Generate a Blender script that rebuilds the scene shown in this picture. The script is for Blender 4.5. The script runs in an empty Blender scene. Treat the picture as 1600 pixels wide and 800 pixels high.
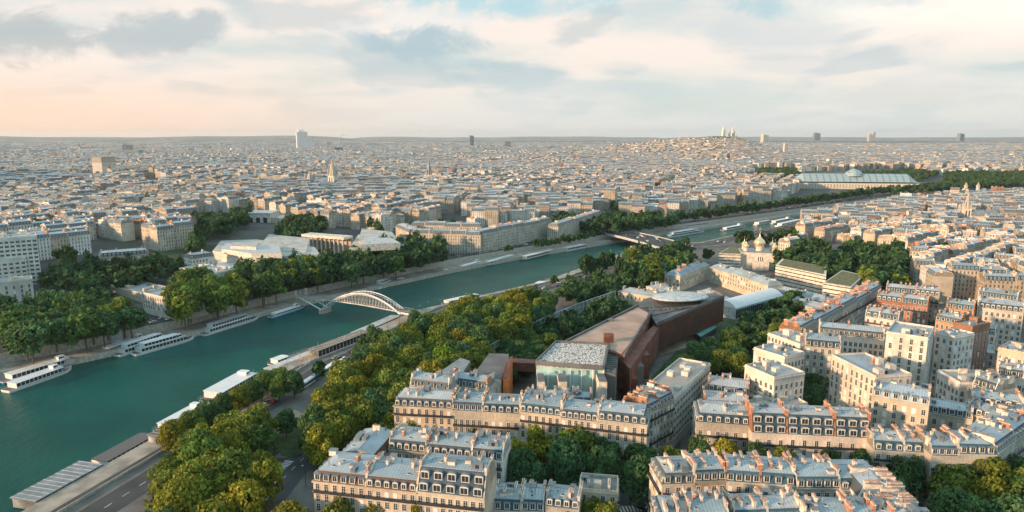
import bpy, math, random
import numpy as np
from mathutils import Vector, Matrix
HAZE=2.7e-5
random.seed(7); rng=np.random.default_rng(7)
R=math.radians
SC=bpy.context.scene; COL=SC.collection
# ------------------------------------------------------------ camera
H=120.; PIT=R(9.9); F=1067.
cd=bpy.data.cameras.new('camera'); cam=bpy.data.objects.new('camera',cd); COL.objects.link(cam)
cd.lens=24; cd.sensor_width=36; cd.clip_start=1; cd.clip_end=90000
cam.location=(0,0,H); cam.rotation_euler=(R(90)-PIT,0,0); SC.camera=cam
# ------------------------------------------------------------ world, sun, exposure
SUN_AZ=R(-116); SUN_EL=R(12)      # azimuth from +Y, clockwise positive
sd=Vector((math.sin(SUN_AZ)*math.cos(SUN_EL),math.cos(SUN_AZ)*math.cos(SUN_EL),math.sin(SUN_EL)))
SC.view_settings.view_transform='Standard'; SC.view_settings.look='None'
SC.view_settings.exposure=0.62; SC.view_settings.gamma=1
ld=bpy.data.lights.new('sun','SUN'); ld.energy=4.8; ld.angle=R(3.0); ld.color=(1,.63,.36)
lo=bpy.data.objects.new('sun',ld); COL.objects.link(lo)
lo.rotation_euler=sd.to_track_quat('Z','Y').to_euler()
W=bpy.data.worlds.new('World'); SC.world=W; W.use_nodes=True
class NT:
    def __init__(s,t): s.t=t; s.n=t.nodes; s.l=t.links
    def node(s,ty,**k):
        n=s.n.new(ty)
        for a,b in k.items(): setattr(n,a,b)
        return n
    def put(s,sock,v):
        if isinstance(v,bpy.types.NodeSocket): s.l.new(v,sock)
        elif v is not None:
            if sock.type=='RGBA' and len(v)==3: v=(*v,1)
            sock.default_value=v
    def m(s,op,a,b=None,c=None,clamp=False):
        n=s.node('ShaderNodeMath',operation=op,use_clamp=clamp)
        s.put(n.inputs[0],a)
        if b is not None: s.put(n.inputs[1],b)
        if c is not None: s.put(n.inputs[2],c)
        return n.outputs[0]
    def mix(s,f,a,b,bt='MIX'):
        n=s.node('ShaderNodeMix',data_type='RGBA',blend_type=bt)
        s.put(n.inputs[0],f); s.put(n.inputs[6],a); s.put(n.inputs[7],b); return n.outputs[2]
    def sep(s,v):
        n=s.node('ShaderNodeSeparateXYZ'); s.put(n.inputs[0],v); return n.outputs
    def comb(s,x,y,z):
        n=s.node('ShaderNodeCombineXYZ')
        for i,q in enumerate((x,y,z)): s.put(n.inputs[i],q)
        return n.outputs[0]
    def noise(s,vec,sc,det=3,ro=.55,dist=0):
        n=s.node('ShaderNodeTexNoise'); s.put(n.inputs['Vector'],vec); n.inputs['Scale'].default_value=sc
        n.inputs['Detail'].default_value=det; n.inputs['Roughness'].default_value=ro; n.inputs['Distortion'].default_value=dist
        return n.outputs[0]
    def ss(s,v,a,b,x=0.,y=1.):
        n=s.node('ShaderNodeMapRange',interpolation_type='SMOOTHSTEP'); s.put(n.inputs[0],v)
        for i,q in enumerate((a,b,x,y)): n.inputs[i+1].default_value=q
        return n.outputs[0]
    def band(s,v,a,b):   # 1 inside a..b
        return s.m('MULTIPLY',s.m('GREATER_THAN',v,a),s.m('LESS_THAN',v,b))
w=NT(W.node_tree); w.n.clear()
out=w.node('ShaderNodeOutputWorld'); bg=w.node('ShaderNodeBackground'); w.l.new(bg.outputs[0],out.inputs[0])
bg.inputs[1].default_value=.095
sky=w.node('ShaderNodeTexSky',sky_type='NISHITA',sun_disc=False)
sky.sun_elevation=SUN_EL; sky.sun_rotation=SUN_AZ; sky.air_density=1.2; sky.dust_density=1.5; sky.altitude=150
tc=w.node('ShaderNodeTexCoord'); x,y,z=w.sep(tc.outputs['Generated'])
el=w.m('MAXIMUM',z,0.)
k=w.m('DIVIDE',1.,w.m('ADD',el,.16))
pv=w.comb(w.m('MULTIPLY',x,k),w.m('MULTIPLY',y,k),0.)
mp=w.node('ShaderNodeMapping'); w.l.new(pv,mp.inputs[0]); mp.inputs['Rotation'].default_value=(0,0,R(20)); mp.inputs['Scale'].default_value=(1,1.25,1)
mp.inputs['Location'].default_value=(.65,3.1,0)
n1=w.noise(mp.outputs[0],1.1,7,.52,.35)
n2=w.noise(mp.outputs[0],.62,5,.5,.2)
mp2=w.node('ShaderNodeMapping'); w.l.new(pv,mp2.inputs[0]); mp2.inputs['Location'].default_value=(4.1,1.7,2); mp2.inputs['Rotation'].default_value=(0,0,R(25)); mp2.inputs['Scale'].default_value=(1,.8,1)
n3=w.noise(mp2.outputs[0],1.5,8,.5,.3)
left=w.ss(x,-.75,.2,1.,0.)         # 1 toward the left of the view
low=w.ss(z,.0,.13,1.,0.)
blue=(3.7,5.6,6.2); cream=(7.0,6.2,5.6); grey=(4.2,4.9,5.1); hor=(5.2,5.5,5.3)
base=w.mix(.72,sky.outputs[0],blue)
base=w.mix(.25,base,sky.outputs[0])
c=w.mix(w.ss(n2,.26,.52),base,cream)
c=w.mix(w.m('MULTIPLY',w.ss(n1,.47,.68),.7),c,grey)
c=w.mix(w.m('MULTIPLY',w.ss(n3,.54,.63),.55),c,(3.5,4.2,4.5))
uu=w.m('DIVIDE',x,w.m('MAXIMUM',y,.05)); vv=w.m('DIVIDE',z,w.m('MAXIMUM',y,.05))
nb=w.noise(w.comb(w.m('MULTIPLY',uu,5.),w.m('MULTIPLY',vv,9.),.3),1.2,8,.66,.5)
nb2=w.noise(w.comb(w.m('MULTIPLY',uu,14.),w.m('MULTIPLY',vv,26.),2.),1.,5,.6)
def blob(px,py,rx,ry):
    dx=px-800; dy=py-400; Yf=F*math.cos(PIT)-dy*math.sin(PIT); u0=dx/Yf; v0=(-F*math.sin(PIT)-dy*math.cos(PIT))/Yf
    a_=w.m('POWER',w.m('ABSOLUTE',w.m('DIVIDE',w.m('SUBTRACT',uu,u0),rx/F)),2.); b_=w.m('POWER',w.m('ABSOLUTE',w.m('DIVIDE',w.m('SUBTRACT',vv,v0),ry/F)),2.)
    q=w.m('SUBTRACT',1.,w.m('ADD',a_,b_)); q=w.m('ADD',q,w.m('MULTIPLY',w.m('SUBTRACT',nb,.5),6.)); return w.m('ADD',q,w.m('MULTIPLY',w.m('SUBTRACT',nb2,.5),2.))
for (bx_,by_,rx_,ry_,amt,cc) in [(760,0,230,30,.8,(2.9,4.9,5.6)),(1290,2,200,24,.8,(3.0,4.5,5.1)),(640,38,120,30,.85,(6.2,6.1,6.0)),(650,68,105,30,.9,(3.1,4.1,4.5)),(770,118,95,28,.85,(3.2,4.2,4.6)),(250,50,120,32,.85,(3.5,4.0,4.2)),(30,65,90,45,.85,(3.6,3.9,4.0)),(450,70,120,18,.5,(4.2,4.8,5.0)),(980,104,55,12,.6,(3.6,4.4,4.7)),(930,140,200,14,.5,(3.9,4.7,4.9)),(950,100,90,10,.6,(6.9,6.1,5.4)),(1250,100,120,16,.4,(4.3,4.8,5.0)),(1480,150,200,22,.5,(4.6,4.5,4.5))]:
    c=w.mix(w.m('MULTIPLY',w.ss(blob(bx_,by_,rx_,ry_),-.2,1.1),amt),c,cc)
# broad bright gap in the cloud on the right
g=w.m('MULTIPLY',w.ss(x,.25,.5),w.m('MULTIPLY',w.ss(z,.08,.16),w.ss(z,.19,.3,1.,0.)))
c=w.mix(w.m('MULTIPLY',g,w.m('MULTIPLY',w.ss(n1,.3,.6,1.,.2),.8)),c,(8.4,7.6,6.8))
c=w.mix(w.m('MULTIPLY',low,.8),c,w.mix(left,hor,(7.2,5.7,4.7)))
g2=w.m('MULTIPLY',w.ss(z,0.,.10,1.,0.),w.ss(x,-.62,-.12,1.,0.))
c=w.mix(w.m('MULTIPLY',g2,.8),c,(8.0,5.3,3.7))
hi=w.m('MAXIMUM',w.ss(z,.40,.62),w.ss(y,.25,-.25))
c=w.mix(hi,c,w.mix(w.ss(n2,.3,.6),(3.0,5.8,7.2),(4.4,6.0,6.6)))  # unseen sky overhead and behind camera made bluer as an added cool fill
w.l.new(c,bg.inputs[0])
# ------------------------------------------------------------ projection helpers
def G(px,py,z=0.):
    dx=px-800; dy=py-400; t=(H-z)/(F*math.sin(PIT)+dy*math.cos(PIT))
    return (t*dx,t*(F*math.cos(PIT)-dy*math.sin(PIT)))
def PX(x,y,z):
    f=y*math.cos(PIT)+(H-z)*math.sin(PIT); u=y*math.sin(PIT)-(H-z)*math.cos(PIT)
    return 800+F*x/f, 400-F*u/f
# ------------------------------------------------------------ mesh builder
class MB:
    def __init__(s): s.v=[]; s.f=[]; s.m=[]; s.c=[]; s.u=[]
    def face(s,pts,m=0,c=(1,1,1,0),uv=None):
        b=len(s.v); s.v+= [tuple(p) for p in pts]; s.f.append(tuple(range(b,b+len(pts)))); s.m.append(m); s.c.append(c if len(c)==4 else (*c,0))
        if uv is None:
            a=Vector(pts[0]); e=(Vector(pts[1])-a); L=e.length or 1; e=e/L
            n=Vector((0,0,0))
            for i in range(1,len(pts)-1): n+= (Vector(pts[i])-a).cross(Vector(pts[i+1])-a)
            n=n.normalized() if n.length>0 else Vector((0,0,1)); t=n.cross(e)
            uv=[((Vector(p)-a).dot(e),(Vector(p)-a).dot(t)) for p in pts]
        s.u+=uv
    def box(s,x0,x1,y0,y1,z0,z1,m=0,c=(1,1,1,0),top=None,mt=None,bot=True):
        p=[(x0,y0,z0),(x1,y0,z0),(x1,y1,z0),(x0,y1,z0),(x0,y0,z1),(x1,y0,z1),(x1,y1,z1),(x0,y1,z1)]
        for q in ((0,1,5,4),(1,2,6,5),(2,3,7,6),(3,0,4,7)): s.face([p[i] for i in q],m,c)
        s.face([p[i] for i in (4,5,6,7)],m if mt is None else mt,c if top is None else top)
        if bot: s.face([p[i] for i in (3,2,1,0)],m,c)
    def prism(s,poly,z0,z1,m=0,c=(1,1,1,0),mt=None,top=None,bot=False):
        n=len(poly)
        A=sum(poly[i][0]*poly[(i+1)%n][1]-poly[(i+1)%n][0]*poly[i][1] for i in range(n))
        if A<0: poly=poly[::-1]
        for i in range(n):
            a=poly[i]; b=poly[(i+1)%n]
            s.face([(*a,z0),(*b,z0),(*b,z1),(*a,z1)],m,c)
        s.face([(*a,z1) for a in poly],m if mt is None else mt,c if top is None else top)
        if bot: s.face([(*a,z0) for a in poly[::-1]],m,c)
    def obox(s,p,q,w_,z0,z1,m=0,c=(1,1,1,0),mt=None,top=None):   # box along segment p-q
        dx=q[0]-p[0]; dy=q[1]-p[1]; L=math.hypot(dx,dy) or 1; nx=-dy/L*w_/2; ny=dx/L*w_/2
        s.prism([(p[0]-nx,p[1]-ny),(q[0]-nx,q[1]-ny),(q[0]+nx,q[1]+ny),(p[0]+nx,p[1]+ny)],z0,z1,m,c,mt,top)
    def tube(s,a,b,r0,r1,n=6,m=0,c=(1,1,1,0),cap=True):
        a=Vector(a); b=Vector(b); d=(b-a).normalized(); u=d.orthogonal().normalized(); v=d.cross(u)
        A=[a+(u*math.cos(t)+v*math.sin(t))*r0 for t in [2*math.pi*i/n for i in range(n)]]
        B=[b+(u*math.cos(t)+v*math.sin(t))*r1 for t in [2*math.pi*i/n for i in range(n)]]
        for i in range(n): s.face([A[i],A[(i+1)%n],B[(i+1)%n],B[i]],m,c)
        if cap: s.face(B,m,c)
    def lathe(s,prof,cx=0,cy=0,n=12,m=0,c=(1,1,1,0),sx=1,sy=1):
        rings=[[(cx+r*sx*math.cos(2*math.pi*i/n),cy+r*sy*math.sin(2*math.pi*i/n),z) for i in range(n)] for r,z in prof]
        for a,b in zip(rings,rings[1:]):
            for i in range(n): s.face([a[i],a[(i+1)%n],b[(i+1)%n],b[i]],m,c)
        s.face(rings[-1],m,c)
    def mesh(s,name,mats,smooth=False):
        me=bpy.data.meshes.new(name); me.from_pydata(s.v,[],s.f)
        for k in mats: me.materials.append(M[k])
        me.polygons.foreach_set('material_index',s.m)
        if smooth: me.polygons.foreach_set('use_smooth',[True]*len(s.f))
        at=me.attributes.new('Col','FLOAT_COLOR','FACE'); at.data.foreach_set('color',np.array(s.c,dtype=np.float32).ravel())
        uv=me.uv_layers.new(name='UVMap'); uv.data.foreach_set('uv',np.array(s.u,dtype=np.float32).ravel())
        me.update(); return me
    def build(s,name,mats,parent=None,loc=(0,0,0),rz=0,smooth=False):
        return inst(name,s.mesh(name,mats,smooth),parent,loc,rz)
def inst(name,me,parent=None,loc=(0,0,0),rz=0,sc=None):
    o=bpy.data.objects.new(name,me); COL.objects.link(o); o.location=loc; o.rotation_euler=(0,0,rz)
    if sc is not None: o.scale=sc if hasattr(sc,'__len__') else (sc,)*3
    if parent is not None: o.parent=parent
    return o
def tag(o,label=None,cat=None,group=None,kind=None):
    if label: o['label']=label
    if cat: o['category']=cat
    if group: o['group']=group
    if kind: o['kind']=kind
    return o
def thing(name,label,cat,loc=(0,0,0),rz=0,group=None):
    return tag(inst(name,None,None,loc,rz),label,cat,group)
def struct(name,mb,mats,smooth=False): return tag(mb.build(name,mats,smooth=smooth),kind='structure')
ORD=['first','second','third','fourth','fifth','sixth','seventh','eighth','ninth','tenth','eleventh','twelfth','thirteenth','fourteenth','fifteenth','sixteenth','seventeenth','eighteenth','nineteenth','twentieth']
def ordn(i):
    if i<20: return ORD[i]
    t={2:'twenty',3:'thirty',4:'forty',5:'fifty',6:'sixty',7:'seventy',8:'eighty',9:'ninety'}
    n=i+1
    if n>=100: return ('hundred and '+ordn(n-101)) if n>100 else 'hundredth'
    if n%10==0: return t[n//10][:-1]+'ieth'
    return t[n//10]+'-'+ORD[n%10-1]
# ------------------------------------------------------------ materials
M={}
def newmat(name):
    m=bpy.data.materials.new(name); m.use_nodes=True; M[name]=m
    t=NT(m.node_tree); b=m.node_tree.nodes['Principled BSDF']; return m,t,b
def plain(name,col,rough=.7,metal=0.,nscale=0.3,amt=.25,spec=.5,emit=None,coords='Object'):
    m,t,b=newmat(name)
    c=t.node('ShaderNodeTexCoord').outputs[coords]
    n=t.noise(c,nscale,4)
    f=t.ss(n,.3,.7,1-amt,1+amt)
    mm=t.node('ShaderNodeVectorMath',operation='SCALE'); mm.inputs[0].default_value=col; t.l.new(f,mm.inputs[3])
    t.l.new(mm.outputs[0],b.inputs['Base Color']); b.inputs['Roughness'].default_value=rough; b.inputs['Metallic'].default_value=metal
    b.inputs['Specular IOR Level'].default_value=spec
    if emit: b.inputs['Emission Color'].default_value=(*emit,1); b.inputs['Emission Strength'].default_value=1
    return m
def colmat(name,rough=.8,kind=None,spec=.3):
    m,t,b=newmat(name)
    at=t.node('ShaderNodeAttribute',attribute_name='Col'); uvn=t.node('ShaderNodeUVMap'); u,v,_=t.sep(uvn.outputs[0])
    geo=t.node('ShaderNodeNewGeometry').outputs['Position']
    big=t.noise(geo,.12,5,.6); fine=t.noise(geo,1.3,3,.6)
    f=t.m('MULTIPLY',t.ss(big,.3,.7,.80,1.14),t.ss(fine,.25,.75,.88,1.1))
    if kind=='wall':   # rain streaks
        st=t.noise(t.comb(t.m('MULTIPLY',u,1.2),t.m('MULTIPLY',v,.12),0.),1.5,3)
        f=t.m('MULTIPLY',f,t.ss(st,.3,.7,.86,1.06))
    sc=t.node('ShaderNodeVectorMath',operation='SCALE'); t.l.new(at.outputs['Color'],sc.inputs[0]); t.l.new(f,sc.inputs[3]); col=sc.outputs[0]
    rg=rough
    if kind=='wall':
        pos=t.node('ShaderNodeObjectInfo')
        fu=t.m('FRACT',t.m('DIVIDE',t.m('ADD',u,.25),2.55)); fv=t.m('FRACT',t.m('DIVIDE',v,3.2))
        wn=t.m('MULTIPLY',t.band(fu,.30,.69),t.band(fv,.16,.78)); fr=t.m('MULTIPLY',t.band(fu,.47,.52),wn)
        wn2=t.m('SUBTRACT',wn,t.m('MULTIPLY',fr,.8))
        al=t.m('MULTIPLY',at.outputs['Alpha'],1.)
        # a few windows show pale blinds
        cell=t.node('ShaderNodeTexWhiteNoise',noise_dimensions='3D'); t.l.new(t.comb(t.m('FLOOR',t.m('DIVIDE',t.m('ADD',u,.25),2.55)),t.m('FLOOR',t.m('DIVIDE',v,3.2)),t.m('FLOOR',t.m('MULTIPLY',t.sep(at.outputs['Color'])[0],997.))),cell.inputs[0])
        wc=t.mix(t.m('GREATER_THAN',cell.outputs[0],.8),(.035,.042,.05),(.30,.28,.25))
        col=t.mix(t.m('MULTIPLY',wn2,al),col,wc)
        bal=t.m('MULTIPLY',t.m('GREATER_THAN',fv,.93),al)
        col=t.mix(t.m('MULTIPLY',bal,.55),col,(.10,.10,.10))
    if kind=='slate':
        fu=t.m('FRACT',t.m('DIVIDE',t.m('ADD',u,.25),2.55))
        o_=t.m('MULTIPLY',t.band(fu,.26,.73),t.band(v,.5,2.5)); i_=t.m('MULTIPLY',t.band(fu,.36,.63),t.band(v,.7,2.1))
        col=t.mix(t.m('MULTIPLY',o_,at.outputs['Alpha']),col,(.42,.40,.36)); col=t.mix(t.m('MULTIPLY',i_,at.outputs['Alpha']),col,(.03,.04,.05))
    if kind=='zinc':
        fu=t.m('FRACT',t.m('DIVIDE',u,.95)); s_=t.m('LESS_THAN',fu,.13)
        sh=t.node('ShaderNodeTexWhiteNoise',noise_dimensions='2D'); t.l.new(t.comb(t.m('FLOOR',t.m('DIVIDE',u,1.3)),t.m('FLOOR',t.m('DIVIDE',v,2.2)),0.),sh.inputs[0])
        col=t.mix(t.m('MULTIPLY',sh.outputs[0],.35),col,(.33,.36,.38))
        col=t.mix(t.m('MULTIPLY',s_,.65),col,(.10,.12,.14))
        st=t.noise(t.comb(t.m('MULTIPLY',u,.9),t.m('MULTIPLY',v,.15),0.),1.,3)
        col=t.mix(t.ss(st,.55,.75,0.,.3),col,(.30,.25,.20))
    t.put(b.inputs['Base Color'],col); b.inputs['Roughness'].default_value=rg; b.inputs['Specular IOR Level'].default_value=spec
    return m
colmat('wall',.85,'wall'); colmat('slate',.5,'slate'); colmat('zinc',.38,'zinc',.5); colmat('paint',.6)
plain('stone',(.40,.36,.30),.85,nscale=.6); plain('plaster',(.60,.54,.46),.85,nscale=.5)
plain('brick',(.42,.20,.12),.85,nscale=1.5,amt=.35); plain('pot',(.34,.17,.11),.8,nscale=3)
plain('glass_dark',(.03,.038,.045),.12,nscale=2,amt=.5); plain('frame',(.62,.60,.55),.6); plain('iron',(.03,.032,.035),.5)
plain('zinc_dark',(.17,.20,.22),.4); plain('white',(.70,.70,.69),.5,nscale=.4,amt=.08); plain('bluepaint',(.04,.22,.42),.4)
plain('asphalt',(.055,.058,.062),.9,nscale=.08); plain('paving',(.13,.12,.11),.9,nscale=.12); plain('quaystone',(.30,.265,.22),.9,nscale=.15,amt=.3)
plain('mark',(.7,.7,.68),.8); plain('gravel',(.36,.28,.20),.95,nscale=.1); plain('bark',(.10,.08,.06),.95,nscale=2)
plain('rubber',(.02,.02,.02),.8); plain('gold',(.95,.72,.44),.34,metal=.85,amt=.1); plain('rust',(.15,.055,.035),.7,nscale=.3,amt=.35)
plain('brownroof',(.40,.27,.21),.85,nscale=.08,amt=.22); plain('darkroof',(.13,.13,.13),.85,nscale=.1); plain('greenglass',(.36,.50,.46),.15,nscale=.15,amt=.2)
plain('copper',(.15,.33,.30),.6); plain('orange',(.75,.22,.05),.6); plain('greenroof',(.13,.13,.06),.95,nscale=.4,amt=.4)
plain('steel',(.42,.45,.46),.45,nscale=.5); plain('scrub',(.045,.07,.022),.95,nscale=.15,amt=.5)
plain('tent',(.66,.67,.68),.5,amt=.05); plain('lamp',(1,.6,.3),emit=(6,3.2,1.4)) ; plain('redlamp',(.8,.05,.02),emit=(2.5,.2,.1))
def leafmat():
    m,t,b=newmat('foliage')
    oi=t.node('ShaderNodeObjectInfo'); geo=t.node('ShaderNodeNewGeometry').outputs['Position']
    at=t.node('ShaderNodeAttribute',attribute_name='Col')
    n=t.noise(geo,.22,3,.6)
    f=t.m('MULTIPLY',t.ss(n,.3,.7,.9,1.6),t.sep(at.outputs['Color'])[0])
    sc=t.node('ShaderNodeVectorMath',operation='SCALE'); t.l.new(oi.outputs['Color'],sc.inputs[0]); t.l.new(f,sc.inputs[3])
    c=t.mix(t.m('MULTIPLY',t.ss(t.noise(geo,.09,2),.45,.7),.12),sc.outputs[0],(.16,.125,.022))
    t.put(b.inputs['Base Color'],c); b.inputs['Roughness'].default_value=.75; b.inputs['Specular IOR Level'].default_value=.2
    tr=t.node('ShaderNodeBsdfTranslucent'); t.put(tr.inputs[0],c); mx=t.node('ShaderNodeMixShader'); mx.inputs[0].default_value=.28
    t.l.new(b.outputs[0],mx.inputs[1]); t.l.new(tr.outputs[0],mx.inputs[2]); t.l.new(mx.outputs[0],m.node_tree.nodes['Material Output'].inputs[0])
leafmat()
def watermat():
    m,t,b=newmat('water')
    geo=t.node('ShaderNodeNewGeometry').outputs['Position']
    mp=t.node('ShaderNodeMapping'); t.l.new(geo,mp.inputs[0]); mp.inputs['Rotation'].default_value=(0,0,R(55)); mp.inputs['Scale'].default_value=(1,.45,1)
    n=t.noise(mp.outputs[0],.30,8,.70); n2=t.noise(geo,.02,3)
    bp=t.node('ShaderNodeBump'); bp.inputs['Strength'].default_value=1; bp.inputs['Distance'].default_value=1.8; t.l.new(n,bp.inputs['Height']); t.l.new(bp.outputs[0],b.inputs['Normal'])
    c=t.mix(t.ss(n2,.35,.65),(.0,.072,.062),(.003,.098,.082)); t.put(b.inputs['Base Color'],c)
    b.inputs['Roughness'].default_value=.22; b.inputs['IOR'].default_value=1.22; b.inputs['Specular Tint'].default_value=(.5,.85,.85,1)
watermat()
def groundmat():
    m,t,b=newmat('cityground')
    geo=t.node('ShaderNodeNewGeometry').outputs['Position']
    n=t.noise(geo,.004,5); n2=t.noise(geo,.03,4); 
    c=t.mix(t.ss(n2,.4,.6),(.045,.048,.05),(.085,.085,.08)); c=t.mix(t.ss(n,.55,.62),c,(.04,.06,.025)); t.put(b.inputs['Base Color'],c); b.inputs['Roughness'].default_value=.9
groundmat()
def mosaicmat():
    m,t,b=newmat('mosaic')
    geo=t.node('ShaderNodeNewGeometry').outputs['Position']
    v=t.node('ShaderNodeTexVoronoi',feature='DISTANCE_TO_EDGE'); t.l.new(geo,v.inputs['Vector']); v.inputs['Scale'].default_value=.75
    c=t.mix(t.m('LESS_THAN',v.outputs[0],.11),(.74,.72,.68),(.16,.12,.10)); t.put(b.inputs['Base Color'],c); b.inputs['Roughness'].default_value=.7
mosaicmat()
def louvremat():
    m,t,b=newmat('louvre')
    geo=t.node('ShaderNodeNewGeometry').outputs['Position']; x,y,z=t.sep(geo)
    s_=t.m('FRACT',t.m('DIVIDE',z,1.25)); n=t.noise(geo,.15,3)
    c=t.mix(t.m('LESS_THAN',s_,.45),t.mix(t.ss(n,.4,.6),(.16,.045,.025),(.07,.03,.022)),(.035,.02,.018)); t.put(b.inputs['Base Color'],c); b.inputs['Roughness'].default_value=.6
louvremat()
def hillmat():
    m,t,b=newmat('hill'); geo=t.node('ShaderNodeNewGeometry').outputs['Position']
    n=t.noise(geo,.0016,6,.6); v=t.node('ShaderNodeTexVoronoi'); t.l.new(geo,v.inputs['Vector']); v.inputs['Scale'].default_value=.012; c=t.mix(t.ss(n,.46,.58),(.05,.085,.07),(.15,.14,.12)); c=t.mix(t.m('MULTIPLY',t.m('LESS_THAN',v.outputs[0],.30),t.ss(n,.42,.55,.15,.9)),c,(.55,.48,.40)); t.put(b.inputs['Base Color'],c)
hillmat()
# ------------------------------------------------------------ river and ground
def pl(pts,z): return [G(*p,z) for p in pts]
FAR=[(-420,-300),(-372,60),(-330,250)]+pl([(0,592),(130,567),(300,528),(400,497),(480,477),(600,450),(700,428),(800,408),(930,385),(1080,362),(1200,345),(1330,325),(1500,304)],-8)+[(1330,1640),(1900,1700),(3200,1650),(9000,1300)]
NEAR=[(-290,-300),(-230,0),(-190,120)]+pl([(60,800),(330,645),(440,580),(560,533),(650,492),(850,445),(960,405),(1000,388),(1080,386),(1160,368),(1300,342),(1420,322),(1500,316)],-8)+[(1250,1520),(1900,1570),(3200,1520),(9000,1150)]
def offs(poly,d):      # positive: to the left of travel
    o=[]
    for i,p in enumerate(poly):
        a=poly[max(i-1,0)]; b=poly[min(i+1,len(poly)-1)]
        dx=b[0]-a[0]; dy=b[1]-a[1]; L=math.hypot(dx,dy); o.append((p[0]-dy/L*d,p[1]+dx/L*d))
    return o
def resample(poly,st=12.):
    o=[poly[0]]
    for a,b in zip(poly,poly[1:]):
        L=math.hypot(b[0]-a[0],b[1]-a[1]); n=max(1,int(L/st)) if L<600 else max(1,int(L/100))
        o+=[(a[0]+(b[0]-a[0])*i/n,a[1]+(b[1]-a[1])*i/n) for i in range(1,n+1)]
    return o
FQ=offs(FAR,17); NQ=offs(NEAR,-21)     # top edge of the quay walls
mb=MB(); mb.face([(-3000,-1500,-8),(26000,-1500,-8),(26000,4000,-8),(-3000,4000,-8)]); struct('water',mb,['water'])
def az_r(poly):
    a=np.array([[math.atan2(p[0],p[1]),math.hypot(*p)] for p in resample(poly,20)]); a=a[np.argsort(a[:,0])]; return a
FARAZ=az_r(FQ)
def rfar(x,y): return np.interp(np.arctan2(x,y),FARAZ[:,0],FARAZ[:,1])
def sst(v,a,b):
    t=np.clip((v-a)/(b-a),0,1); return t*t*(3-2*t)
def T(x,y):
    x=np.asarray(x,float); y=np.asarray(y,float); r=np.hypot(x,y)
    z=27*np.exp(-((x+863)**2+(y-1476)**2)/(2*620**2))+10*np.exp(-((x+420)**2+(y-640)**2)/(2*150**2))
    dx=x-1400; dy=y-4560
    sx=np.where(dx<0,430.,230.)
    z=z+102*np.exp(-(dx/sx)**2*.9-(dy/520)**2)+46*np.exp(-((x-800)/380)**2-((y-4600)/420)**2)
    z=z+8*sst(r,2500,6000)*np.sin(x/900+1)*np.cos(y/1300)
    return z*sst(r-rfar(x,y),25,220)
def GT(px,py,dz=0.):
    z=0.
    for _ in range(12):
        x,y=G(px,py,z+dz); z=.5*z+.5*float(T(x,y))
    x,y=G(px,py,z+dz); return x,y,z
mb=MB(); NA=220; azs=np.linspace(R(-64),R(62),NA); ratios=np.concatenate([[0],np.geomspace(6,27000,86)])
rows=[]
for rr in ratios:
    r=np.interp(azs,FARAZ[:,0],FARAZ[:,1])+rr; X=r*np.sin(azs); Y=r*np.cos(azs); Z=T(X,Y); rows.append(np.stack([X,Y,Z],1))
V=np.concatenate(rows); nr=len(rows); idx=np.arange(nr*NA).reshape(nr,NA)
mb.v=[tuple(p) for p in V.tolist()]; 
q=np.stack([idx[:-1,:-1],idx[:-1,1:],idx[1:,1:],idx[1:,:-1]],-1).reshape(-1,4)
mb.f=[tuple(p) for p in q[:,::-1].tolist()]; mb.m=[0]*len(mb.f); mb.c=[(1,1,1,0)]*len(mb.f); mb.u=[(0,0)]*(4*len(mb.f))
struct('ground',mb,['cityground'],smooth=True)
# near bank
mb=MB(); nq=resample(NQ,30); mb.face([(*p,0) for p in nq]+[(9000,-1500,0),(-600,-1500,0)][:2]+[(-320,-1500,0)]); struct('ground',mb,['paving'])
def strip(mb,A,B,za,zb,m=0,c=(1,1,1,0)):
    for i in range(len(A)-1): mb.face([(*A[i],za),(*A[i+1],za),(*B[i+1],zb),(*B[i],zb)],m,c)
NR=resample(NEAR); NQr=offs(NR,-21); FR=resample(FAR); FQr=offs(FR,17)
mb=MB(); strip(mb,offs(NR,0),offs(NR,0),-9,-4.5,1); strip(mb,NR,NQr,-4.5,-4.5,0); struct('lower_quay',mb,['quaystone','stone'])
mb=MB(); strip(mb,FR,FR,-9,-4.5,1); strip(mb,FR,FQr,-4.5,-4.5,0); struct('lower_quay',mb,['quaystone','stone'])
def wallstrip(name,P,z0,z1,label,cat,mats=('stone','quaystone')):
    mb=MB(); Q_=offs(P,.5)
    strip(mb,P,P,z0,z1,0); strip(mb,Q_,P,z1,z1,1); strip(mb,Q_,Q_,z0,z1,0); return tag(mb.build(name,list(mats)),label,cat)
ins=lambda P,y1=1700: [p for p in P if -60<p[1]<y1 and abs(p[0])<p[1]*1.2+260]
wallstrip('quay_wall',ins(offs(NR,-21)),-6,1.0,'long pale stone retaining wall along the near river bank','wall')
wallstrip('quay_wall',ins(offs(FR,17)),-6,1.0,'long pale stone retaining wall along the far river bank','wall')
def road(name,pts,wd,z,m='asphalt',zf=None):
    P=resample(pts,10); A=offs(P,wd/2); B=offs(P,-wd/2); mb=MB()
    for i in range(len(P)-1):
        q=[A[i],A[i+1],B[i+1],B[i]]
        mb.face([(*p,(float(T(*p)) if zf else 0)+z) for p in q][::-1])
    return struct(name,mb,[m])
def dashes(pts,z,w_=.18,L=3,gap=4,zf=False,name='road_marking'):
    mb=MB(); P=resample(pts,1.); i=0
    while i+L<len(P):
        a,b=P[i],P[i+L]; dx=b[0]-a[0]; dy=b[1]-a[1]; l=math.hypot(dx,dy) or 1; nx=-dy/l*w_/2; ny=dx/l*w_/2
        mb.face([(a[0]-nx,a[1]-ny,z),(b[0]-nx,b[1]-ny,z),(b[0]+nx,b[1]+ny,z),(a[0]+nx,a[1]+ny,z)]); i+=L+gap
    return struct(name,mb,['mark'])
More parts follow.
